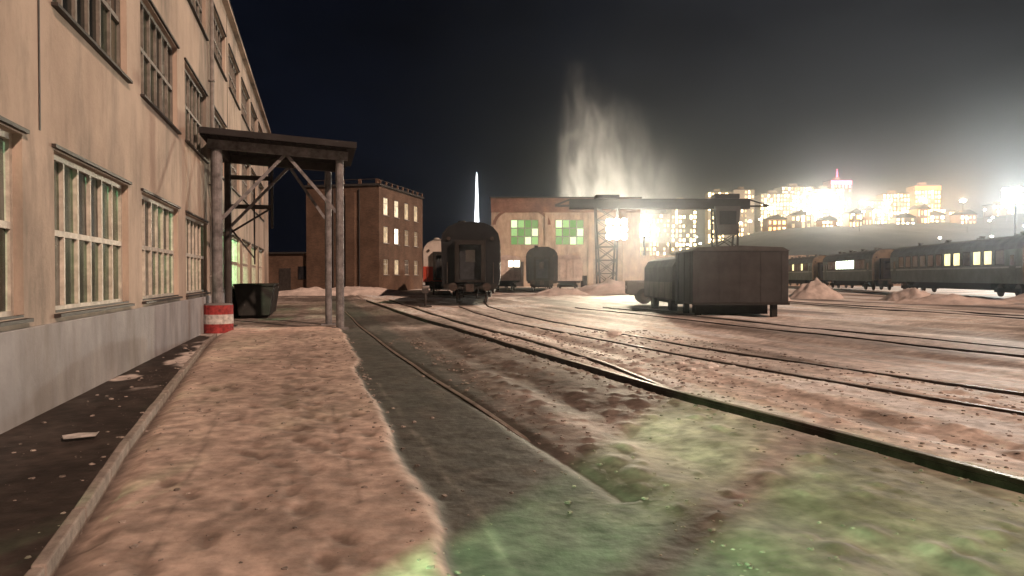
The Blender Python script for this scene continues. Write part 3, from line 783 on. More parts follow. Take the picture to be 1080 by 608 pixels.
# loose chunks and scraps
def chunk(label, cat, name, x, y, s, m, flat=1.0):
    m_ = MB(); rr = random.Random(hash(label) % 1000 if False else int(abs(x * 97 + y * 31)))
    pr = [(s * rr.uniform(.55, .9), 0.0), (s * rr.uniform(.9, 1.1), s * .25 * flat), (s * rr.uniform(.6, .9), s * .6 * flat), (s * .25, s * .8 * flat)]
    m_.lathe(pr, 9); m_.v = [(vx * rr.uniform(.75, 1.25), vy * rr.uniform(.75, 1.25), vz) for (vx, vy, vz) in m_.v]
    o = m_.build(name, m); o.location = (x, y, gz(x, y) - 0.01)
    return tag(o, label, cat)
M_clean = mat("clean_snow", (0.75, 0.72, 0.70), 0.8, 0.1, 8)
x, y = yard(2.68, 18.6); chunk("white snow lump lying between the two raised tracks", "snow lump", "snow_lump", x, y, 0.22, M_clean, 0.7)
paper = MB().poly([(-.15, -.08, .002), (.12, -.1, .01), (.16, .02, .03), (.13, .09, .004), (-.02, .07, .02), (-.16, .09, .003)]).poly([(-.15, -.08, 0), (-.16, .09, .001), (-.02, .07, .018), (.13, .09, .002), (.16, .02, .028), (.12, -.1, .008)]).build("paper_scrap", M_white); paper.location = (-2.28, 7.95, 0.01); paper.rotation_euler = (0.03, 0.02, 0.3)
tag(paper, "white scrap of paper on the dark asphalt strip by the plinth", "paper scrap")
for k in range(9):
    x, y = yard(3.0 + random.uniform(-.9, .9), 12.3 + random.uniform(-.5, .6))
    o = chunk("small clod of pale snow scattered by the first raised track", "snow clod", "snow_clod", x, y, random.uniform(.05, .11), M_clean, 0.7); o["group"] = "pale clods by the first raised track"
st = thing("switch_stand", "short dark post standing left of the black coach", "switch stand", (*yard(-4.45, 36.5), 0.0))
MB().tube((0, 0, -0.1), (0, 0, 0.75), 0.06, None, 8).build("post", M_darksteel, st); MB().box(-.16, .16, -.05, .05, .751, 1.0).build("target", M_darksteel, st); MB().box(-.3, .3, -.25, .25, -.05, .1).build("base", M_darksteel, st)

# ================================================================== railway coaches
def coach_profile(w=1.55, z0=1.05, top=4.4):
    s = top / 4.4
    return [(-w + .06, z0), (w - .06, z0), (w, z0 + .25), (w, 3.45 * s), (w - .09, 3.80 * s), (w - .38, 4.13 * s), (w * .45, 4.34 * s), (0, top),
            (-w * .45, 4.34 * s), (-w + .38, 4.13 * s), (-w + .09, 3.80 * s), (-w, 3.45 * s)]
M_under = mat("underframe_grime", (0.020, 0.017, 0.015), 0.85, 0.4, 3)
M_wheel = mat("wheel_steel", (0.06, 0.045, 0.038), 0.6, 0.4, 4, metal=0.3)
def bogie(parent, y):
    o = MB().box(-1.05, -0.92, y - 1.6, y + 1.6, 0.42, 0.72).box(0.92, 1.05, y - 1.6, y + 1.6, 0.42, 0.72).box(-0.92, 0.92, y - 0.25, y + 0.25, 0.5, 0.95).build("bogie", M_under, parent)
    for yy in (y - 1.2, y + 1.2):
        for x in (-0.8, 0.8):
            MB().tube((x - .06, yy, 0.56), (x + .06, yy, 0.56), 0.46, None, 20).build("wheel", M_wheel, o)
        MB().tube((-0.73, yy, 0.56), (0.73, yy, 0.56), 0.08, None, 8).build("axle", M_wheel, o)
def coach(label, loc, rz, body, roof, L=23.6, lit=(), lit_mat=None, stripe=None, nwin=12, group=None, rake=True, end=None, low=None, name="railway_coach", two=None):
    t = thing(name, label, "railway coach", loc, rz, group)
    pr = coach_profile()
    MB().prism(pr, 0.0, L).build("body", body, t)
    # roof skin, a little proud of the body
    rp = [(1.57, 3.40), (1.47, 3.83), (1.19, 4.17), (.72, 4.38), (0, 4.44), (-.72, 4.38), (-1.19, 4.17), (-1.47, 3.83), (-1.57, 3.40),
          (-1.53, 3.40), (-1.43, 3.79), (-1.15, 4.12), (-.68, 4.33), (0, 4.39), (.68, 4.33), (1.15, 4.12), (1.43, 3.79), (1.53, 3.40)]
    m_ = MB(); i = 0; nn = len(rp)
    for y in (-0.06, L + 0.06):
        for (x, z) in rp: m_.v.append((x, y, z))
    for k in range(nn): m_.f.append((k, nn + k, nn + (k + 1) % nn, (k + 1) % nn))
    h2 = nn // 2
    for y_ in (0, nn):
        for k in range(h2 - 1): m_.f.append((y_ + k, y_ + k + 1, y_ + nn - 2 - k, y_ + nn - 1 - k))
    m_.build("roof", roof, t)
    if two:
        MB().box(-1.563, 1.563, -0.012, L + 0.012, 1.12, 2.32).build("lower_panel", two, t)
    for z in (1.45, 2.05) if not two else ():
        MB().box(-1.565, -1.545, 0.3, L - 0.3, z, z + 0.04).box(1.545, 1.565, 0.3, L - 0.3, z, z + 0.04).build("waist_rib", body, t)
    if stripe:
        MB().box(-1.562, -1.548, 0.1, L - 0.1, 2.12, 2.24).box(1.548, 1.562, 0.1, L - 0.1, 2.12, 2.24).build("stripe", stripe, t)
    for k in range(8):
        MB().lathe([(.16, 4.36), (.16, 4.52), (.24, 4.53), (.20, 4.62)], 10, (.55 if k % 2 else -.55), 1.8 + k * (L - 3.6) / 7).build('roof_vent', roof, t)
    # windows along both sides
    fr = MB(); ww, hh = 1.05, 0.95
    fr.box(-.02, .02, -.06, 0, -.06, hh + .06).box(-.02, .02, ww, ww + .06, -.06, hh + .06).box(-.02, .02, 0, ww, -.06, 0).box(-.02, .02, 0, ww, hh, hh + .06)
    frm = fr.mesh("window", M_darksteel); pm = MB().box(-.008, .008, 0, ww, 0, hh); pmd = pm.mesh("pane", M_unlit); pml = pm.mesh("pane", lit_mat or M_unlit)
    for k in range(nwin):
        y = 2.3 + k * (L - 5.6) / (nwin - 1)
        for s in (-1, 1):
            w = link("window", frm, t, (s * 1.555, y, 2.42)); link("pane", pml if (k in lit and lit_mat) else pmd, w)
    # doors at the ends of the sides
    for y in (0.75, L - 1.6):
        for s in (-1, 1):
            d = MB().box(s * 1.55 - .015, s * 1.55 + .015, y, y + .85, 1.15, 3.25).build("door", body, t)
            MB().box(s * 1.575 - .008, s * 1.575 + .008, y + .2, y + .65, 2.3, 3.0).build("pane", M_unlit, d)
    # end with gangway, buffers, coupler, lamps
    for (y, s) in ((0, -1), (L, 1)):
        if end: MB().prism([(px * .985, pz) for (px, pz) in coach_profile()], min(y, y + s * .012), max(y, y + s * .012)).build('lamplit_end_panel', end, t)  # thin panel over the end, coloured as if lamplight fell on it
        g = MB()
        for (a, b_, c, d) in ((-.80, -.58, 1.25, 3.45), (.58, .80, 1.25, 3.45), (-.58, .58, 3.22, 3.45), (-.58, .58, 1.25, 1.36)):
            g.box(a, b_, min(y, y + s * .42), max(y, y + s * .42), c, d)
        g.build("gangway", M_under, t)
        dd = MB().box(-.56, .56, min(y + s * .02, y + s * .06), max(y + s * .02, y + s * .06), 1.38, 3.20).build("end_door", mat("end_door_paint", (0.032, 0.036, 0.042), 0.5, 0.4, 4), t)
        MB().box(-.25, .25, min(y + s * .061, y + s * .07), max(y + s * .061, y + s * .07), 2.3, 2.95).build("pane", M_unlit, dd)
        MB().box(-1.4, 1.4, min(y, y + s * .16), max(y, y + s * .16), .88, 1.15).build("headstock", M_under, t)
        for x in (-.88, .88):
            MB().tube((x, y + s * .15, 1.0), (x, y + s * .58, 1.0), .09, None, 10).tube((x, y + s * .58, 1.0), (x, y + s * .64, 1.0), .22, None, 16).build("buffer", M_wheel, t)
            MB().tube((x * 1.38, y + s * .10, 1.2), (x * 1.38, y + s * .10, 2.3), .025, None, 6).build("handrail", M_wheel, t)
            MB().tube((x * 1.30, y, 3.55), (x * 1.30, y + s * .10, 3.55), .10, None, 10).build("marker_lamp", M_wheel, t)
        MB().box(-.14, .14, min(y + s * .16, y + s * .75), max(y + s * .16, y + s * .75), .82, 1.10).box(-.2, .2, min(y + s * .6, y + s * .85), max(y + s * .6, y + s * .85), .76, 1.16).build("coupler", M_wheel, t)
        for x in (-.42, .42): MB().tube((x, y + s * .18, .95), (x * .8, y + s * .4, .45), .035, None, 6).build("brake_hose", M_under, t)
    MB().box(-1.2, 1.2, 4.8, L - 4.8, .55, 1.045).build("underframe_boxes", M_under, t)
    bogie(t, 3.0); bogie(t, L - 3.0)
    return t
M_black = mat("sooty_coach", (0.008, 0.008, 0.010), 0.6, 0.5, 2.5, 0.15, 12)
M_blackroof = mat("sooty_roof", (0.016, 0.016, 0.018), 0.7, 0.4, 2.5)
M_green = mat("faded_green_livery", (0.12, 0.14, 0.12), 0.5, 0.3, 1.2)
M_ochre = mat("greyed_roof", (0.10, 0.10, 0.098), 0.7, 0.3, 1.5)
M_stripe = mat("pale_stripe", (0.34, 0.35, 0.30), 0.5, 0.2)
M_lamplit = mat('tan_lamplit_end', (0.20, 0.15, 0.10), 0.7, 0.3, 2)  # orange lamplight on the green coaches' ends, put into the colour as tan
RZ = 0.06
coach("black coach seen end on with its dark gangway door", (*yard(-2.2, 37.6), RZ), -R(14.5), M_black, M_blackroof, lit=(), nwin=11)
coach("smaller dark coach seen end on beside the workshop's lit wall", (*yard(2.9, 69), RZ), -R(17.5), mat("grey_coach", (0.028, 0.028, 0.03), 0.6, 0.4, 2), M_blackroof, nwin=11)
coach("white and red railcar half hidden behind the black coach", (*yard(-5.3, 55), RZ), -R(10), mat("white_livery", (0.50, 0.46, 0.42), 0.6, 0.15, 2), mat("white_livery_roof", (0.40, 0.38, 0.35), 0.6, 0.15, 2), nwin=10, two=mat("red_livery", (0.42, 0.06, 0.035), 0.55, 0.25, 2), end=None)
lit_y = glow("coach_window_light", (1.0, 0.86, 0.42), 1.6, 0.2, 1.0)
lit_w = glow("coach_window_white", (0.9, 1.0, 0.75), 3.2, 0.4, 1.0)
# the string of green coaches, receding along its own curve
da = R(15.3 + 8.8)
def along(r, a): return (*yard(r * .93, a * .93), RZ)
coach("nearest and largest green coach of the string, three yellow windows lit", along(37.9, 50.3), -da, M_green, M_ochre, end=M_lamplit, L=23.4, lit=(1, 2, 4, 5), lit_mat=lit_y, stripe=M_stripe, group="string of green coaches")
coach("middle green coach of the string with bright white windows", along(42.0, 79.5), -da, M_green, M_ochre, end=M_lamplit, L=18.4, lit=(3, 4, 5, 6, 7, 8), lit_mat=lit_w, stripe=M_stripe, group="string of green coaches")
coach("farthest green coach of the string, next to the dark van body", along(45.4, 103.5), -da, M_green, M_ochre, end=M_lamplit, L=20.0, lit=(2, 6), lit_mat=lit_y, stripe=M_stripe, group="string of green coaches")

# pale goods wagons behind the distant coaches
def wagon(label, loc, rz, body, L, litwin=False):
    t = thing("goods_wagon", label, "goods wagon", loc, rz, "pale goods wagons by the workshop")
    MB().box(-1.45, 1.45, 0, L, 1.1, 3.3).build("body", body, t)
    MB().prism([(-1.55, 3.3), (1.55, 3.3), (1.2, 3.62), (0, 3.78), (-1.2, 3.62)], -0.08, L + 0.08).build("roof", M_snow, t)
    for k in range(int(L / 1.1)):
        MB().box(-1.51, -1.451, 0.2 + k * 1.1, 0.3 + k * 1.1, 1.12, 3.28).build("rib", body, t)
        MB().box(1.451, 1.51, 0.2 + k * 1.1, 0.3 + k * 1.1, 1.12, 3.28).build("rib", body, t)
    for x in (-.7, 0, .7): MB().box(x - .05, x + .05, -.06, -.001, 1.12, 3.28).build("rib", body, t)
    MB().box(-1.3, 1.3, -.1, L + .1, .9, 1.098).build("underframe", M_under, t)
    bogie(t, 1.9); bogie(t, L - 1.9)
    if litwin: MB().box(.2, 1.35, -.04, -.001, 2.55, 3.2).build("lit_window", glow("wagon_lamp", (1, .9, .7), 5), t)
    return t
M_pale = mat("pale_wagon", (0.58, 0.52, 0.47), 0.7, 0.3, 2)
wagon("pale goods wagon with a bright lit end window beside the black coach", (*yard(-.55, 74), RZ), -R(10), M_pale, 12, True)
wagon("pale snow topped goods wagon right of the smaller dark coach", (*yard(5.6, 72), RZ), -R(20), M_pale, 12)

# ================================================================== dark van body on stilts, with a small truck behind it
M_van = mat("van_sheet", (0.036, 0.035, 0.036), 0.75, 0.35, 1.6, 0.15, 10)
M_van2 = mat("van_sheet_pale", (0.10, 0.085, 0.075), 0.75, 0.3, 1.6)
vx, vy = yard(7.0, 27.6)
van = thing("van_body", "dark brown windowless van body standing on short posts beside the tracks", "van body", (vx, vy, 0.0), -YAW)
# local: near corner at the origin, the broad end runs +x, the long side runs away along +y leaning left
W_, L_ = 3.75, 2.9
MB().box(0, W_, 0, L_, 0.52, 2.62).build("shell", M_van, van, bevel=0.05)
MB().prism([(-0.02, 2.60), (W_ + .02, 2.60), (W_ - .25, 2.74), (W_ / 2, 2.80), (.25, 2.74)], -0.03, L_ + 0.03).build("roof", mat("van_roof", (0.055, 0.053, 0.053), 0.8, 0.3, 2), van)
for k in range(5): MB().box(0.25 + k * .8, .30 + k * .8, -.012, -.0005, .60, 2.56).build("rib", M_van, van)
for k in range(3): MB().box(-.03, -.0005, .3 + k * .95, .36 + k * .95, .60, 2.56).build("rib", M_van, van)
MB().box(-.02, W_ + .02, -.05, -.0007, .50, .60).build("sill_rail", M_under, van)
for (x, y) in ((.35, .5), (W_ - .5, .25), (.35, L_ - .5), (W_ - .5, L_ - .5)):
    MB().box(x - .11, x + .11, y - .11, y + .11, -.12, .515).build("post", M_under, van)
MB().box(.5, W_ - .5, .9, L_ - .9, .1, .5).build("underframe", M_under, van)
qx, qy = yard(7.0, 31.0)
trl = thing("covered_trailer", "low grey trailer with rounded roof and pale lower band behind the dark van body", "trailer", (qx, qy, 0.0), -YAW)
M_tr = mat("trailer_grey", (0.075, 0.066, 0.060), 0.75, 0.4, 1.4)
MB().prism([(0, .55), (2.9, .55), (2.9, 2.05), (2.7, 2.38), (2.2, 2.56), (1.45, 2.62), (.7, 2.56), (.2, 2.38), (0, 2.05)], 0, 6.6).build("body", M_tr, trl, smooth=False)
MB().box(-.025, -.0006, .1, 6.5, .62, 1.35).build("lower_band", mat("trailer_band", (.17, .145, .125), .75, .3, 1.4), trl)
for k in range(6): MB().box(-.035, -.0265, .3 + k * 1.2, .36 + k * 1.2, .6, 2.03).build("rib", M_tr, trl)
MB().box(.3, 2.6, .2, 6.4, .38, .548).build("chassis", M_under, trl)
for (x, y) in ((.28, 1.2), (2.62, 1.2), (.28, 5.2), (2.62, 5.2)):
    wh = MB().tube((x - .13, y, .40), (x + .13, y, .40), .42, None, 20).build("wheel", M_under, trl)
    MB().tube((x - .14, y, .40), (x + .14, y, .40), .2, None, 14).build("rim", M_wheel, wh)
# truck
tx, ty = yard(11.3, 41.5)
trk = thing("parked_truck", "small old truck with snowy cab parked behind the van body", "truck", (tx, ty, 0.02), -R(112))
MB().prism([(-1.0, .55), (1.0, .55), (1.0, 1.25), (.9, 1.35), (-.9, 1.35), (-1.0, 1.25)], -4.6, -3.2).build("bonnet", M_van2, trk, bevel=.05)
cab = MB().prism([(-1.05, .55), (1.05, .55), (1.05, 1.4), (.92, 2.15), (-.92, 2.15), (-1.05, 1.4)], -3.19, -1.7).build("cab", M_van2, trk, bevel=.05)
MB().box(-.8, .8, -3.215, -3.2, 1.5, 2.05).build("windscreen", M_unlit, cab)
MB().prism([(-.92, 2.15), (.92, 2.15), (.6, 2.32), (-.6, 2.32)], -3.1, -1.75).build("snow_cap", M_snow, trk)
MB().box(-1.15, 1.15, -1.65, 2.6, 0.9, 1.75).build("load_bed", M_van, trk)
MB().box(-.5, .5, -4.4, 2.5, .5, .7).build("chassis", M_under, trk)
for (x, y) in ((-.95, -3.6), (.95, -3.6), (-.95, 1.3), (.95, 1.3)):
    wh = MB().tube((x - .13, y, .45), (x + .13, y, .45), .45, None, 20).build("wheel", M_under, trk)
    MB().tube((x - .14, y, .45), (x + .14, y, .45), .22, None, 14).build("rim", M_wheel, wh)
for x in (-.7, .7): MB().tube((x, -4.62, .95), (x, -4.6, .95), .11, None, 12).build("headlight", M_white, trk)

# small drum by the workshop wall
dx_, dy_ = yard(9.3, 92); dr = thing("oil_drum", "small dark drum standing before the workshop's pale wall", "drum", (dx_, dy_, 0))
MB().lathe([(.42, 0), (.42, .5), (.45, .52), (.42, .55), (.42, 1.1), (.45, 1.12), (.42, 1.15), (.42, 1.7)], 18).build("body", M_under, dr); MB().lathe([(.40, 1.701), (.43, 1.72), (.40, 1.74)], 18).build("lid", M_darksteel, dr)

# ================================================================== workshop with green lit windows
M_wshop = bpy.data.materials.new("workshop_plaster"); M_wshop.use_nodes = True
plaster(M_wshop, (0.52, 0.42, 0.34), (0.36, 0.28, 0.22), 0.25)
M_frieze = brickmat("frieze_brick", (0.22, 0.115, 0.09), (0.2, 0.15, 0.12), (0.16, 0.085, 0.065))
wx_, wy_ = yard(-3.2, 110)
wk = thing("workshop_building", "pale workshop with red brick frieze and two green lit windows", "building", (wx_, wy_, -0.1), -YAW)
WKW, WKH, WKD = 23.0, 13.8, 8
whole = [(3.0, 7.3, 6.6, 10.5), (9.9, 14.3, 6.6, 10.5)]
mb = MB()
for q in pierced(0, WKW, 0, WKH - 2.2, whole, .4): mb.poly([(u, d, z) for (u, d, z) in q])
mb.box(0, .4, .401, WKD, 0, WKH - 2.2); mb.box(WKW - .4, WKW, .401, WKD, 0, WKH - 2.2); mb.box(.401, WKW - .401, WKD - .4, WKD, 0, WKH - 2.2)
mb.build("wall", M_wshop, wk)
MB().box(-.05, WKW + .05, -.06, WKD, WKH - 2.198, WKH).build("frieze", M_frieze, wk)
MB().box(-.25, WKW + .25, -.25, WKD + .1, WKH, WKH + .18).build("roof", M_roofing, wk)
arc = MB()
for k in range(14):
    a, b_ = math.pi * k / 14, math.pi * (k + 1) / 14
    for (r0, r1) in ((4.0, 4.5),):
        i = len(arc.v); z = 9.7; c = 4.7
        arc.v += [(c + r * math.cos(t) * 1.0, yq, z + r * math.sin(t) * .62) for yq in (-.14, -.061) for (r, t) in ((r0, a), (r1, a), (r1, b_), (r0, b_))]
        for q in ((0, 1, 2, 3), (7, 6, 5, 4), (0, 4, 5, 1), (1, 5, 6, 2), (2, 6, 7, 3), (3, 7, 4, 0)): arc.f.append(tuple(i + kk for kk in q))
arc.build("arch", M_frieze, wk)
M_gwin = glow("green_workshop_light", (0.50, 0.86, 0.28), 0.85, 0.45, 0.55)
for (u0, u1, a, b_) in whole:
    w, h = u1 - u0, b_ - a; f = MB()
    for k in range(5): y = w * k / 4; f.box(max(0, y - .09), min(w, y + .09), .12, .24, 0, h)
    for k in range(4):
        z = h * k / 3
        for j in range(4): f.box(w * j / 4 + .091, w * (j + 1) / 4 - .091, .13, .23, max(0, z - .09), min(h, z + .09))
    wo = f.build("window", mat("workshop_bars", (.3, .32, .24), .7), wk, loc=(u0, 0, a))
    for j in range(4):
        for k in range(3):
            MB().box(w * j / 4 + .06, w * (j + 1) / 4 - .06, .26, .27, h * k / 3 + .06, h * (k + 1) / 3 - .06).build("pane", glow("green_pane_%d" % ((j * 3 + k) % 4), [(0.42, .80, .25), (.55, .9, .34), (.70, .95, .50), (.46, .74, .28)][(j * 3 + k) % 4], [.45, .75, 1.6, .5][(j * 3 + k + (1 if u0 > 5 else 0)) % 4]), wo)
MB().box(2.2, 5.0, -.08, -.001, .1, 4.0).build("gate_door", M_darksteel, wk)
MB().box(15.8, 19.6, -.08, -.001, .1, 4.4).build("gate_door", mat("gate_paint", (.3, .25, .21)), wk)
for x in (8.5, 15.2, 20.5): MB().box(x - .25, x + .25, -.2, -.001, 0, WKH - 2.2).build("pilaster", M_wshop, wk)
# low yard wall carrying on to the right
fx_, fy_ = yard(20.5, 118)
yw = thing("yard_wall", "long pale concrete yard wall right of the workshop", "wall", (fx_, fy_, -.1), -YAW)
for k in range(16): MB().box(k * 3.0, k * 3.0 + 2.97, 0, .2, 0, 5.2 + .06 * (k % 2)).build("panel", M_wshop, yw)

# ================================================================== gantry crane
M_crane = mat("crane_paint", (0.016, 0.016, 0.018), 0.7, 0.3, 2)
cx_, cy_ = yard(0, 86)
cr = thing("gantry_crane", "long dark gantry crane on lattice legs spanning the yard", "crane", (cx_, cy_, 0), -YAW)
# local x to the right, measured from the sight line
zb = 10.0
MB().box(6.9, 28.6, -.5, .5, zb - .25, zb + .95).build("main_girder", M_crane, cr)
MB().bar((5.2, 0, zb + .15), (6.9, 0, zb + .15), .3, .25).bar((5.2, 0, zb + .2), (7.1, 0, zb + .95), .25, .2).build("cantilever_tip", M_crane, cr)
MB().bar((28.6, 0, zb + .1), (31.0, 0, zb + .1), .3, .2).bar((28.6, 0, zb + .9), (31.0, 0, zb + .15), .2, .15).build("cantilever_tip", M_crane, cr)
def lattice_leg(xc, wt, wb):
    for s in (-1, 1):
        for yy in (-1.0, 1.0):
            MB().bar((xc + s * wt, yy * .5, zb), (xc + s * wb, yy * 1.6, .35), .20).build("leg_post", M_crane, cr)
    m_ = MB(); n_ = 6
    for yy in (-1.0, 1.0):
        for k in range(n_):
            t0, t1 = k / n_, (k + 1) / n_
            P = lambda s, t: (xc + s * (wt + (wb - wt) * t), yy * (.5 + 1.1 * t), zb + (.35 - zb) * t)
            m_.bar(P(-1, t0), P(1, t1), .09).bar(P(1, t0), P(-1, t1), .09).bar(P(-1, t1), P(1, t1), .10)
    m_.build("leg_lattice", M_crane, cr)
    MB().box(xc - wb - .4, xc + wb + .4, -2.2, 2.2, .05, .40).build("end_truck", M_crane, cr)
lattice_leg(11.4, 1.35, .95)
lattice_leg(25.7, 1.45, 1.0)
MB().box(10.0, 12.8, -1.2, 1.2, zb + .951, zb + 1.35).build("trolley", M_crane, cr)
MB().box(24.3, 27.2, -.9, .9, zb + .951, zb + 1.5).build("winch_house", M_crane, cr)
cb = MB().prism([(24.45, 6.6), (26.95, 6.6), (27.2, 9.99), (24.2, 9.99)], -1.25, -.1).build("cabin", mat("cabin_grey", (.045, .045, .045), .6, .3, 2), cr)
MB().box(24.7, 26.7, -1.27, -1.251, 7.8, 9.4).build("pane", M_unlit, cb)
# floodlights on the crane leg
def flood(label, r, a, z, power, color, mast=True, cone=120, strength=150, tilt=0.0, name="floodlight_mast", nx_=3, nz_=2, size=.42, back=0):
    """a bank of round lamps turned to the yard, on a mast or bolted to the crane"""
    x, y = yard(r, a)
    t = thing(name, label, "floodlight", (x, y, 0 if mast else z), -math.atan2(x, y))
    zz = z if mast else 0.0
    wb, hb_ = nx_ * size * 2.06 / 2, nz_ * size * 2.06 / 2
    if mast:
        MB().tube((0, .5, -.2), (0, .5, z + hb_), .26, .14, 10).build("pole", M_crane, t)
    MB().box(-wb, wb, .36, .44, zz - .06, zz + .06).box(-wb * .8, -wb * .7, .36, .44, zz - hb_, zz + hb_).box(wb * .7, wb * .8, .36, .44, zz - hb_, zz + hb_).build("bracket", M_crane, t)
    for i in range(nx_):
        for j in range(nz_):
            px, pz = -wb + size * 2.06 * (i + .5), zz - hb_ + size * 2.06 * (j + .5)
            hs = MB().lathe([(size * .35, -.35), (size * .8, -.12), (size, 0), (size * .97, .02)], 16).build("lamp_housing", M_crane, t, loc=(px, -.02, pz)); hs.rotation_euler = (R(90), 0, 0)
            MB().lathe([(size * .93, .021), (size * .8, .05), (size * .4, .08)], 16).build("lens", glow("flood_glow_%s" % int(strength), color, strength), hs)
    lamp("flood_light", (0, -.45, zz), power, color, .5, t, 'SPOT', (0, -1, tilt), cone, .7)
    if back: lamp("steam_light", (0, .9, zz), back, color, .5, t, 'SPOT', (0, 1, .45), 172, .9)
    return t
flood("blazing floodlight bank fixed on the crane's lattice leg", 12.35, 84, 7.2, 75000, (1.0, .86, .62), mast=False, cone=48, name="floodlight", strength=60, back=22000, nx_=3, nz_=3, tilt=.07)
flood("bright floodlight bank on a mast right of the workshop", 22.2, 119.5, 9.4, 45000, (1.0, .90, .70), cone=40, strength=50, nx_=2, nz_=3, size=.38, back=190000)
flood("blinding white floodlight mast at the right edge above the green coaches", 106, 150, 18.6, 230000, (1.0, .97, .86), cone=70, strength=120, nx_=4, nz_=3, size=.6, tilt=0)

# ================================================================== lit mast
lx_, ly_ = yard(-16.3, 330)
lm = thing("lit_mast", "slender white glowing mast rising behind the black coach", "mast", (lx_, ly_, 0), -YAW)
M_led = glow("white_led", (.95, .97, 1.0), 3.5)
for sx in (-1, 1):
    for sy in (-1, 1):
        MB().bar((sx * 1.7, sy * 1.7, 0), (sx * .18, sy * .18, 48.5), .35).build("mast_leg", M_led, lm)
for k in range(22):
    z0 = 2 + k * 2.1; w0 = 1.7 - 1.52 * z0 / 48.5; z1 = z0 + 2.1; w1 = 1.7 - 1.52 * z1 / 48.5
    m_ = MB()
    for s in (-1, 1):
        m_.bar((-w0, s * w0, z0), (w1, s * w1, z1), .3).bar((w0, s * w0, z0), (-w1, s * w1, z1), .3).bar((s * w0, -w0, z0), (s * w1, w1, z1), .3)
        m_.bar((-w0, s * w0, z0), (w0, s * w0, z0), .3)
    m_.build("light_band", M_led, lm)
MB().lathe([(.3, 48.5), (.2, 49.3), (.05, 50)], 8).build("tip", M_led, lm)

# ================================================================== hill and the city on it
def hill_h(u, v):
    H = 3 + 33 * sstep(u, 40, 190) + 8 * sstep(u, 280, 380)
    r = sstep(v, 250, 470) * (1 - .35 * sstep(v, 560, 680))
    return H * r * (0.86 + .28 * fbm(u * .012, v * .012, 4, 131)) - 1.0
us = np.linspace(-30, 640, 130); vs = np.linspace(235, 690, 80)
U, V = np.meshgrid(us, vs); Hh = hill_h(U, V) + 1.2 * (fbm(U * .08, V * .08, 3, 141) - .5)
hm = MB(); 
hm.v = [(*yard(float(U[i, j]), float(V[i, j])), float(Hh[i, j])) for i in range(len(vs)) for j in range(len(us))]
nu = len(us)
hm.f = [(i * nu + j, i * nu + j + 1, (i + 1) * nu + j + 1, (i + 1) * nu + j) for i in range(len(vs) - 1) for j in range(nu - 1)]
hill = hm.build("hill", mat("hillside_scrub", (0.035, 0.034, 0.028), 0.95, 0.75, .06, 0, detail=10), None, smooth=True)
tag(hill, "dark scrubby hillside behind the railway yard", kind="structure")

def block(label, u, v, w, d, h, wall, wmat, cols, floors, fill=.7, sink=2.0, crown=None, spire=0, name="apartment_block", seed=0):
    x, y = yard(u, v); z = float(hill_h(np.array([u]), np.array([v]))[0])
    t = thing(name, label, "building", (x, y, z - sink), -YAW + random.uniform(-.15, .15), "city blocks on the hill")
    MB().box(-w / 2, w / 2, 0, d, 0, h).build("wall", wall, t)
    MB().box(-w / 2 - .3, w / 2 + .3, -.3, d + .3, h, h + .5).build("roof", M_roofing, t)
    MB().box(-w * .2, w * .05, d * .3, d * .6, h + .5, h + 2.6).build("lift_house", wall, t)
    rr = random.Random(seed + int(u)); ms = [MB(), MB(), MB()]; cw = w / cols; fh = (h - 1.0) / floors
    for i in range(cols):
        tall = rr.random() < .2
        for j in range(floors):
            if rr.random() > fill: continue
            a = -w / 2 + cw * (i + rr.uniform(.15, .25)); z0 = .8 + fh * (j + (.08 if tall else .25))
            rr.choice(ms).box(a, a + cw * rr.uniform(.4, .65), -.06, -.002, z0, z0 + fh * (.85 if tall else .55))
    for m_, mm_ in zip(ms, (wmat, W1, W4)):
        if m_.v: tag(m_.build("windows", mm_, t), kind="stuff")
    for j in range(1, floors, 2):
        MB().box(-w * .45, -w * .45 + cw * 1.6, -.9, -.07, .7 + fh * j, .85 + fh * j).build("balcony", wall, t)
    if crown:
        MB().box(-w / 2 - .1, w / 2 + .1, -.2, -.065, h - 3.2, h - .4).build("lit_sign", crown, t)
    if spire:
        MB().tube((0, d / 2, h + .5), (0, d / 2, h + spire), .9, .2, 8).build("spire", crown or wmat, t)
    return t
W1 = glow("city_window_warm", (1.0, .74, .36), 12.0, .5, .09); W2 = glow("city_window_white", (1.0, .92, .70), 24.0, .5, .09)
W3 = glow("city_window_orange", (1.0, .50, .16), 7, .4, .09); W4 = glow("city_window_dim", (1.0, .74, .40), 2.0, .6, .09)
PK = glow("pink_sign", (1.0, .16, .26), 6.0); PK2 = glow("pink_window", (1.0, .30, .32), 6.0, .4, .1); OR = glow("orange_facade_lamp", (1.0, .36, .10), 3.0)
Bl = mat("city_wall", (.34, .28, .22), .9, .2, .1); Bp = mat("city_wall_pink", (.4, .2, .2), .9, .2, .1); Bo = mat("city_wall_orange", (.42, .24, .13), .9, .2, .1)
block("dim apartment block seen under the crane girder, next to its lattice leg", 100, 500, 22, 14, 34, Bl, W4, 9, 10, .55)
block("taller warm lit block seen under the middle of the crane girder", 122, 505, 18, 14, 37, Bl, W1, 7, 11, .6, seed=2)
block("warm lit block left of the crane's cabin leg", 143, 490, 16, 14, 36, Bl, W1, 7, 11, .65, seed=3)
block("pale block behind the crane's cabin leg", 163, 500, 14, 14, 34, Bl, W4, 6, 10, .5, seed=4)
block("brightly lit block just right of the crane's cabin leg", 184, 495, 22, 14, 27, Bl, W1, 10, 9, .85, seed=5)
block("blazing white lit block in the middle of the city lights", 203, 505, 24, 14, 33, Bl, W2, 11, 11, .95, seed=6)
block("second blazing white block beside the pink signed tower", 222, 500, 20, 14, 30, Bl, W2, 9, 10, .95, seed=7)
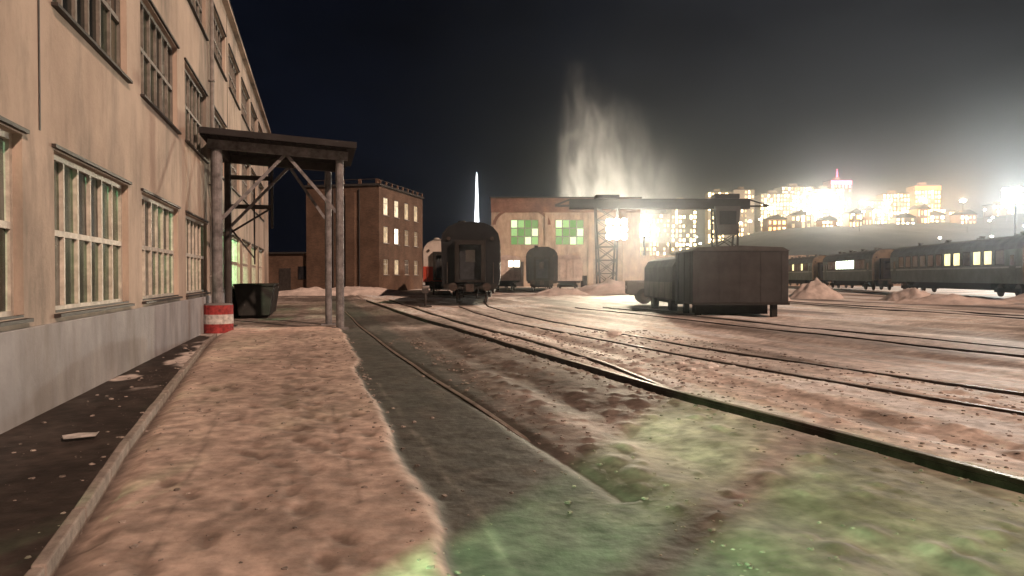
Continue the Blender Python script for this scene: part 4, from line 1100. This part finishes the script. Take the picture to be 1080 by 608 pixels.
block("tall tower with a pink glowing crown and spire", 238, 515, 15, 13, 37, Bp, PK2, 6, 12, .8, crown=PK, spire=9, name="tower", seed=8)
block("low white lit block right of the pink crowned tower", 254, 495, 18, 13, 20, Bl, W2, 8, 7, .9, seed=9)
block("warm lit block left of the orange block", 270, 500, 18, 13, 25, Bo, W1, 8, 8, .9, seed=10)
block("orange glowing block, tallest at the right end of the city lights", 286, 490, 17, 13, 29, Bo, W3, 8, 9, .95, crown=OR, seed=11)
block("low lit house right of the orange block, alone on the hill", 318, 520, 12, 10, 12, Bl, W2, 5, 3, .8, seed=12)
block("low lit house near the right edge under the white floodlight", 352, 510, 16, 10, 11, Bl, W1, 6, 3, .6, seed=13)
rh = random.Random(21)
where_ = ["left end of the row", "second from the left of the row", "third from the left of the row", "fourth from the left of the row", "middle of the row", "fourth from the right of the row", "third from the right of the row", "second from the right of the row", "right end of the row"]
for k in range(9):
    u = 172 + k * 15 + rh.uniform(-4, 4); w = rh.uniform(8, 14); h = rh.uniform(6, 11)
    t = block("small lit house below the city blocks, " + where_[k], u, 455 + rh.uniform(-8, 8), w, 9, h, Bl if k % 2 else Bo, W2 if k % 3 else W3, 4, 2, .9, name="hill_house", seed=k * 7)
    MB().prism([(-w / 2 - .4, h + .5), (w / 2 + .4, h + .5), (0, h + 3.2)], -.4, 9.4).build("gable", M_roofing, t)
# street lamps strung along the foot of the lit blocks and over the hillside
lh = MB().lathe([(.15, 0), (.9, .25), (1.1, .7), (.8, 1.1), (.1, 1.3)], 10).mesh("lamp_head", glow("street_lamp_glow", (1.0, .86, .58), 45))
lh2 = MB().lathe([(.15, 0), (.6, .2), (.7, .5), (.5, .8), (.1, .9)], 10).mesh("lamp_head", glow("street_lamp_glow_small", (1.0, .92, .74), 18))
lp = MB().tube((0, 0, -1), (0, 0, 8), .16, .1, 6).mesh("pole", M_darksteel)
rr = random.Random(5)
spots = [(150 + k * 7.2 + rr.uniform(-2, 2), 462 + rr.uniform(-14, 14), 0) for k in range(20)] + [(rr.uniform(200, 390), rr.uniform(330, 450), 1) for _ in range(14)] + [(300 + k * 11 + rr.uniform(-3, 3), 440 + rr.uniform(-10, 10), 1) for k in range(8)] + [(rr.uniform(98, 150), rr.uniform(400, 450), 1) for _ in range(8)]
for (u, v, kd) in spots:
    x, y = yard(u, v); z = float(hill_h(np.array([u]), np.array([v]))[0])
    t = thing("street_lamp", "bright street lamp along the foot of the lit city blocks" if kd == 0 else "small street lamp dotted over the dark hillside", "street lamp", (x, y, z), 0, "street lamps below the blocks" if kd == 0 else "lamps dotted over the hillside")
    link("pole", lp, t); link("lamp_head", lh if kd == 0 else lh2, t, (0, 0, 8))
MASTS = ["left end of the lit blocks", "middle of the white blocks", "foot of the pink tower", "left side of the orange block", "right end by the orange block"]
for (u, v, p, c) in ((165, 455, 26000, (1, .88, .70)), (200, 455, 95000, (1, .92, .78)), (226, 460, 95000, (1, .86, .72)), (262, 455, 42000, (1, .74, .45)), (288, 455, 36000, (1, .56, .26))):
    x, y = yard(u, v); z = float(hill_h(np.array([u]), np.array([v]))[0])
    t = thing("area_light_mast", "tall floodlight mast in the city at the " + MASTS.pop(0), "floodlight", (x, y, z), 0, "floodlight masts in the city")
    link("pole", lp, t).scale = (1.4, 1.4, 1.7); hd = link("lamp_head", lh, t, (0, 0, 13.6)); hd.scale = (1.8, 1.8, 1.5)
    lamp("mast_light", (0, 0, 17.0), p, c, 1.0, t)

# ================================================================== smog bank added to spread the glow of the city lamps
sg = bpy.data.materials.new("city_glow_smog"); sg.use_nodes = True
n, l = sg.node_tree.nodes, sg.node_tree.links; n.clear()
o_ = n.new("ShaderNodeOutputMaterial"); pv = n.new("ShaderNodeVolumePrincipled")
pv.inputs["Color"].default_value = (.92, .9, .86, 1); pv.inputs["Anisotropy"].default_value = 0.5
tc = n.new("ShaderNodeTexCoord"); mp = n.new("ShaderNodeMapping"); mp.inputs["Scale"].default_value = (1 / 95, 1 / 55, 1 / 34)
ln_ = n.new("ShaderNodeVectorMath"); ln_.operation = 'LENGTH'
mr = n.new("ShaderNodeMapRange"); mr.interpolation_type = 'SMOOTHSTEP'; mr.inputs[1].default_value = .15; mr.inputs[2].default_value = 1.0; mr.inputs[3].default_value = .0075; mr.inputs[4].default_value = 0
l.new(tc.outputs["Object"], mp.inputs["Vector"]); l.new(mp.outputs[0], ln_.inputs[0]); l.new(ln_.outputs["Value"], mr.inputs[0]); l.new(mr.outputs[0], pv.inputs["Density"]); l.new(pv.outputs[0], o_.inputs["Volume"])
so = MB().box(-95, 95, -55, 55, -34, 34).build("smog", sg, None); so.location = (*yard(225, 480), 42); so.rotation_euler = (0, 0, -YAW)
tag(so, "smog added over the lit city on the hill to spread its glow", kind="stuff")

# ================================================================== steam rising behind the crane
px_, py_ = yard(8.6, 136)
sm = bpy.data.materials.new("steam"); sm.use_nodes = True
n, l = sm.node_tree.nodes, sm.node_tree.links; n.clear()
o_ = n.new("ShaderNodeOutputMaterial"); pv = n.new("ShaderNodeVolumePrincipled")
pv.inputs["Color"].default_value = (.9, .9, .9, 1); pv.inputs["Anisotropy"].default_value = 0.15
tc = n.new("ShaderNodeTexCoord"); sp = n.new("ShaderNodeSeparateXYZ"); l.new(tc.outputs["Object"], sp.inputs[0])
def math_(op, a, b_=None, c=None):
    m_ = n.new("ShaderNodeMath"); m_.operation = op
    for i, q in enumerate((a, b_, c)):
        if q is None: continue
        if isinstance(q, (int, float)): m_.inputs[i].default_value = q
        else: l.new(q, m_.inputs[i])
    return m_.outputs[0]
def ramp_(x, a, b_, c=0.0, d=1.0):
    m_ = n.new("ShaderNodeMapRange"); m_.interpolation_type = 'SMOOTHSTEP'
    l.new(x, m_.inputs[0]); m_.inputs[1].default_value = a; m_.inputs[2].default_value = b_; m_.inputs[3].default_value = c; m_.inputs[4].default_value = d
    return m_.outputs[0]
mp = n.new("ShaderNodeMapping"); mp.inputs["Scale"].default_value = (.17, .17, .06); mp.inputs["Rotation"].default_value = (0, R(8), 0)
l.new(tc.outputs["Object"], mp.inputs["Vector"])
nz = n.new("ShaderNodeTexNoise"); nz.inputs["Scale"].default_value = 2.2; nz.inputs["Detail"].default_value = 7; nz.inputs["Roughness"].default_value = .72; nz.inputs["Distortion"].default_value = .5
l.new(mp.outputs[0], nz.inputs["Vector"])
wisps = ramp_(nz.outputs[0], .40, .66)
# left edge leans a little, thins away to the right and upward
edge_x = math_('SUBTRACT', sp.outputs[0], math_('MULTIPLY', sp.outputs[2], .045))
left = ramp_(math_('ADD', edge_x, math_('MULTIPLY', nz.outputs[0], 5.0)), 1.0, 5.0)
right = ramp_(math_('ADD', edge_x, math_('MULTIPLY', math_('SUBTRACT', nz.outputs[0], .5), 30.0)), 1.5, 30.0, 1.0, 0.0)
core_top = math_('SUBTRACT', math_('ADD', 28.0, math_('MULTIPLY', nz.outputs[0], 30.0)), math_('MULTIPLY', math_('MAXIMUM', math_('SUBTRACT', edge_x, 2.0), 0.0), 0.75))
up = math_('SUBTRACT', 1.0, math_('MINIMUM', math_('MAXIMUM', math_('DIVIDE', sp.outputs[2], core_top), 0.0), 1.0))
depth = ramp_(math_('ABSOLUTE', sp.outputs[1]), 1.0, 5.0, 1.0, 0.0)
dens = math_('MULTIPLY', math_('MULTIPLY', math_('MULTIPLY', left, right), math_('MULTIPLY', math_('POWER', up, 1.7), depth)), math_('ADD', math_('MULTIPLY', wisps, .8), .09))
l.new(dens, pv.inputs["Density"]); l.new(pv.outputs[0], o_.inputs["Volume"])
st_ = MB().box(-3, 32, -6, 6, 8, 48).build("steam", sm, None); st_.location = (px_, py_, 0); st_.rotation_euler = (0, 0, -YAW)
tag(st_, "pale steam plume rising behind the crane and workshop", "steam", kind="stuff")

# ================================================================== night haze that the lamps glow in
hz = bpy.data.materials.new("night_haze"); hz.use_nodes = True
n, l = hz.node_tree.nodes, hz.node_tree.links; n.clear()
o_ = n.new("ShaderNodeOutputMaterial"); pv = n.new("ShaderNodeVolumePrincipled")
pv.inputs["Color"].default_value = (.80, .87, .96, 1); pv.inputs["Density"].default_value = 0.0006; pv.inputs["Anisotropy"].default_value = 0.965
l.new(pv.outputs[0], o_.inputs["Volume"])
hb = MB().box(-1100, 1100, -1100, 1100, -3.0, 98).build("haze", hz, None)
tag(hb, "thin night haze over the whole yard", kind="stuff")
print("objects", len(bpy.data.objects))
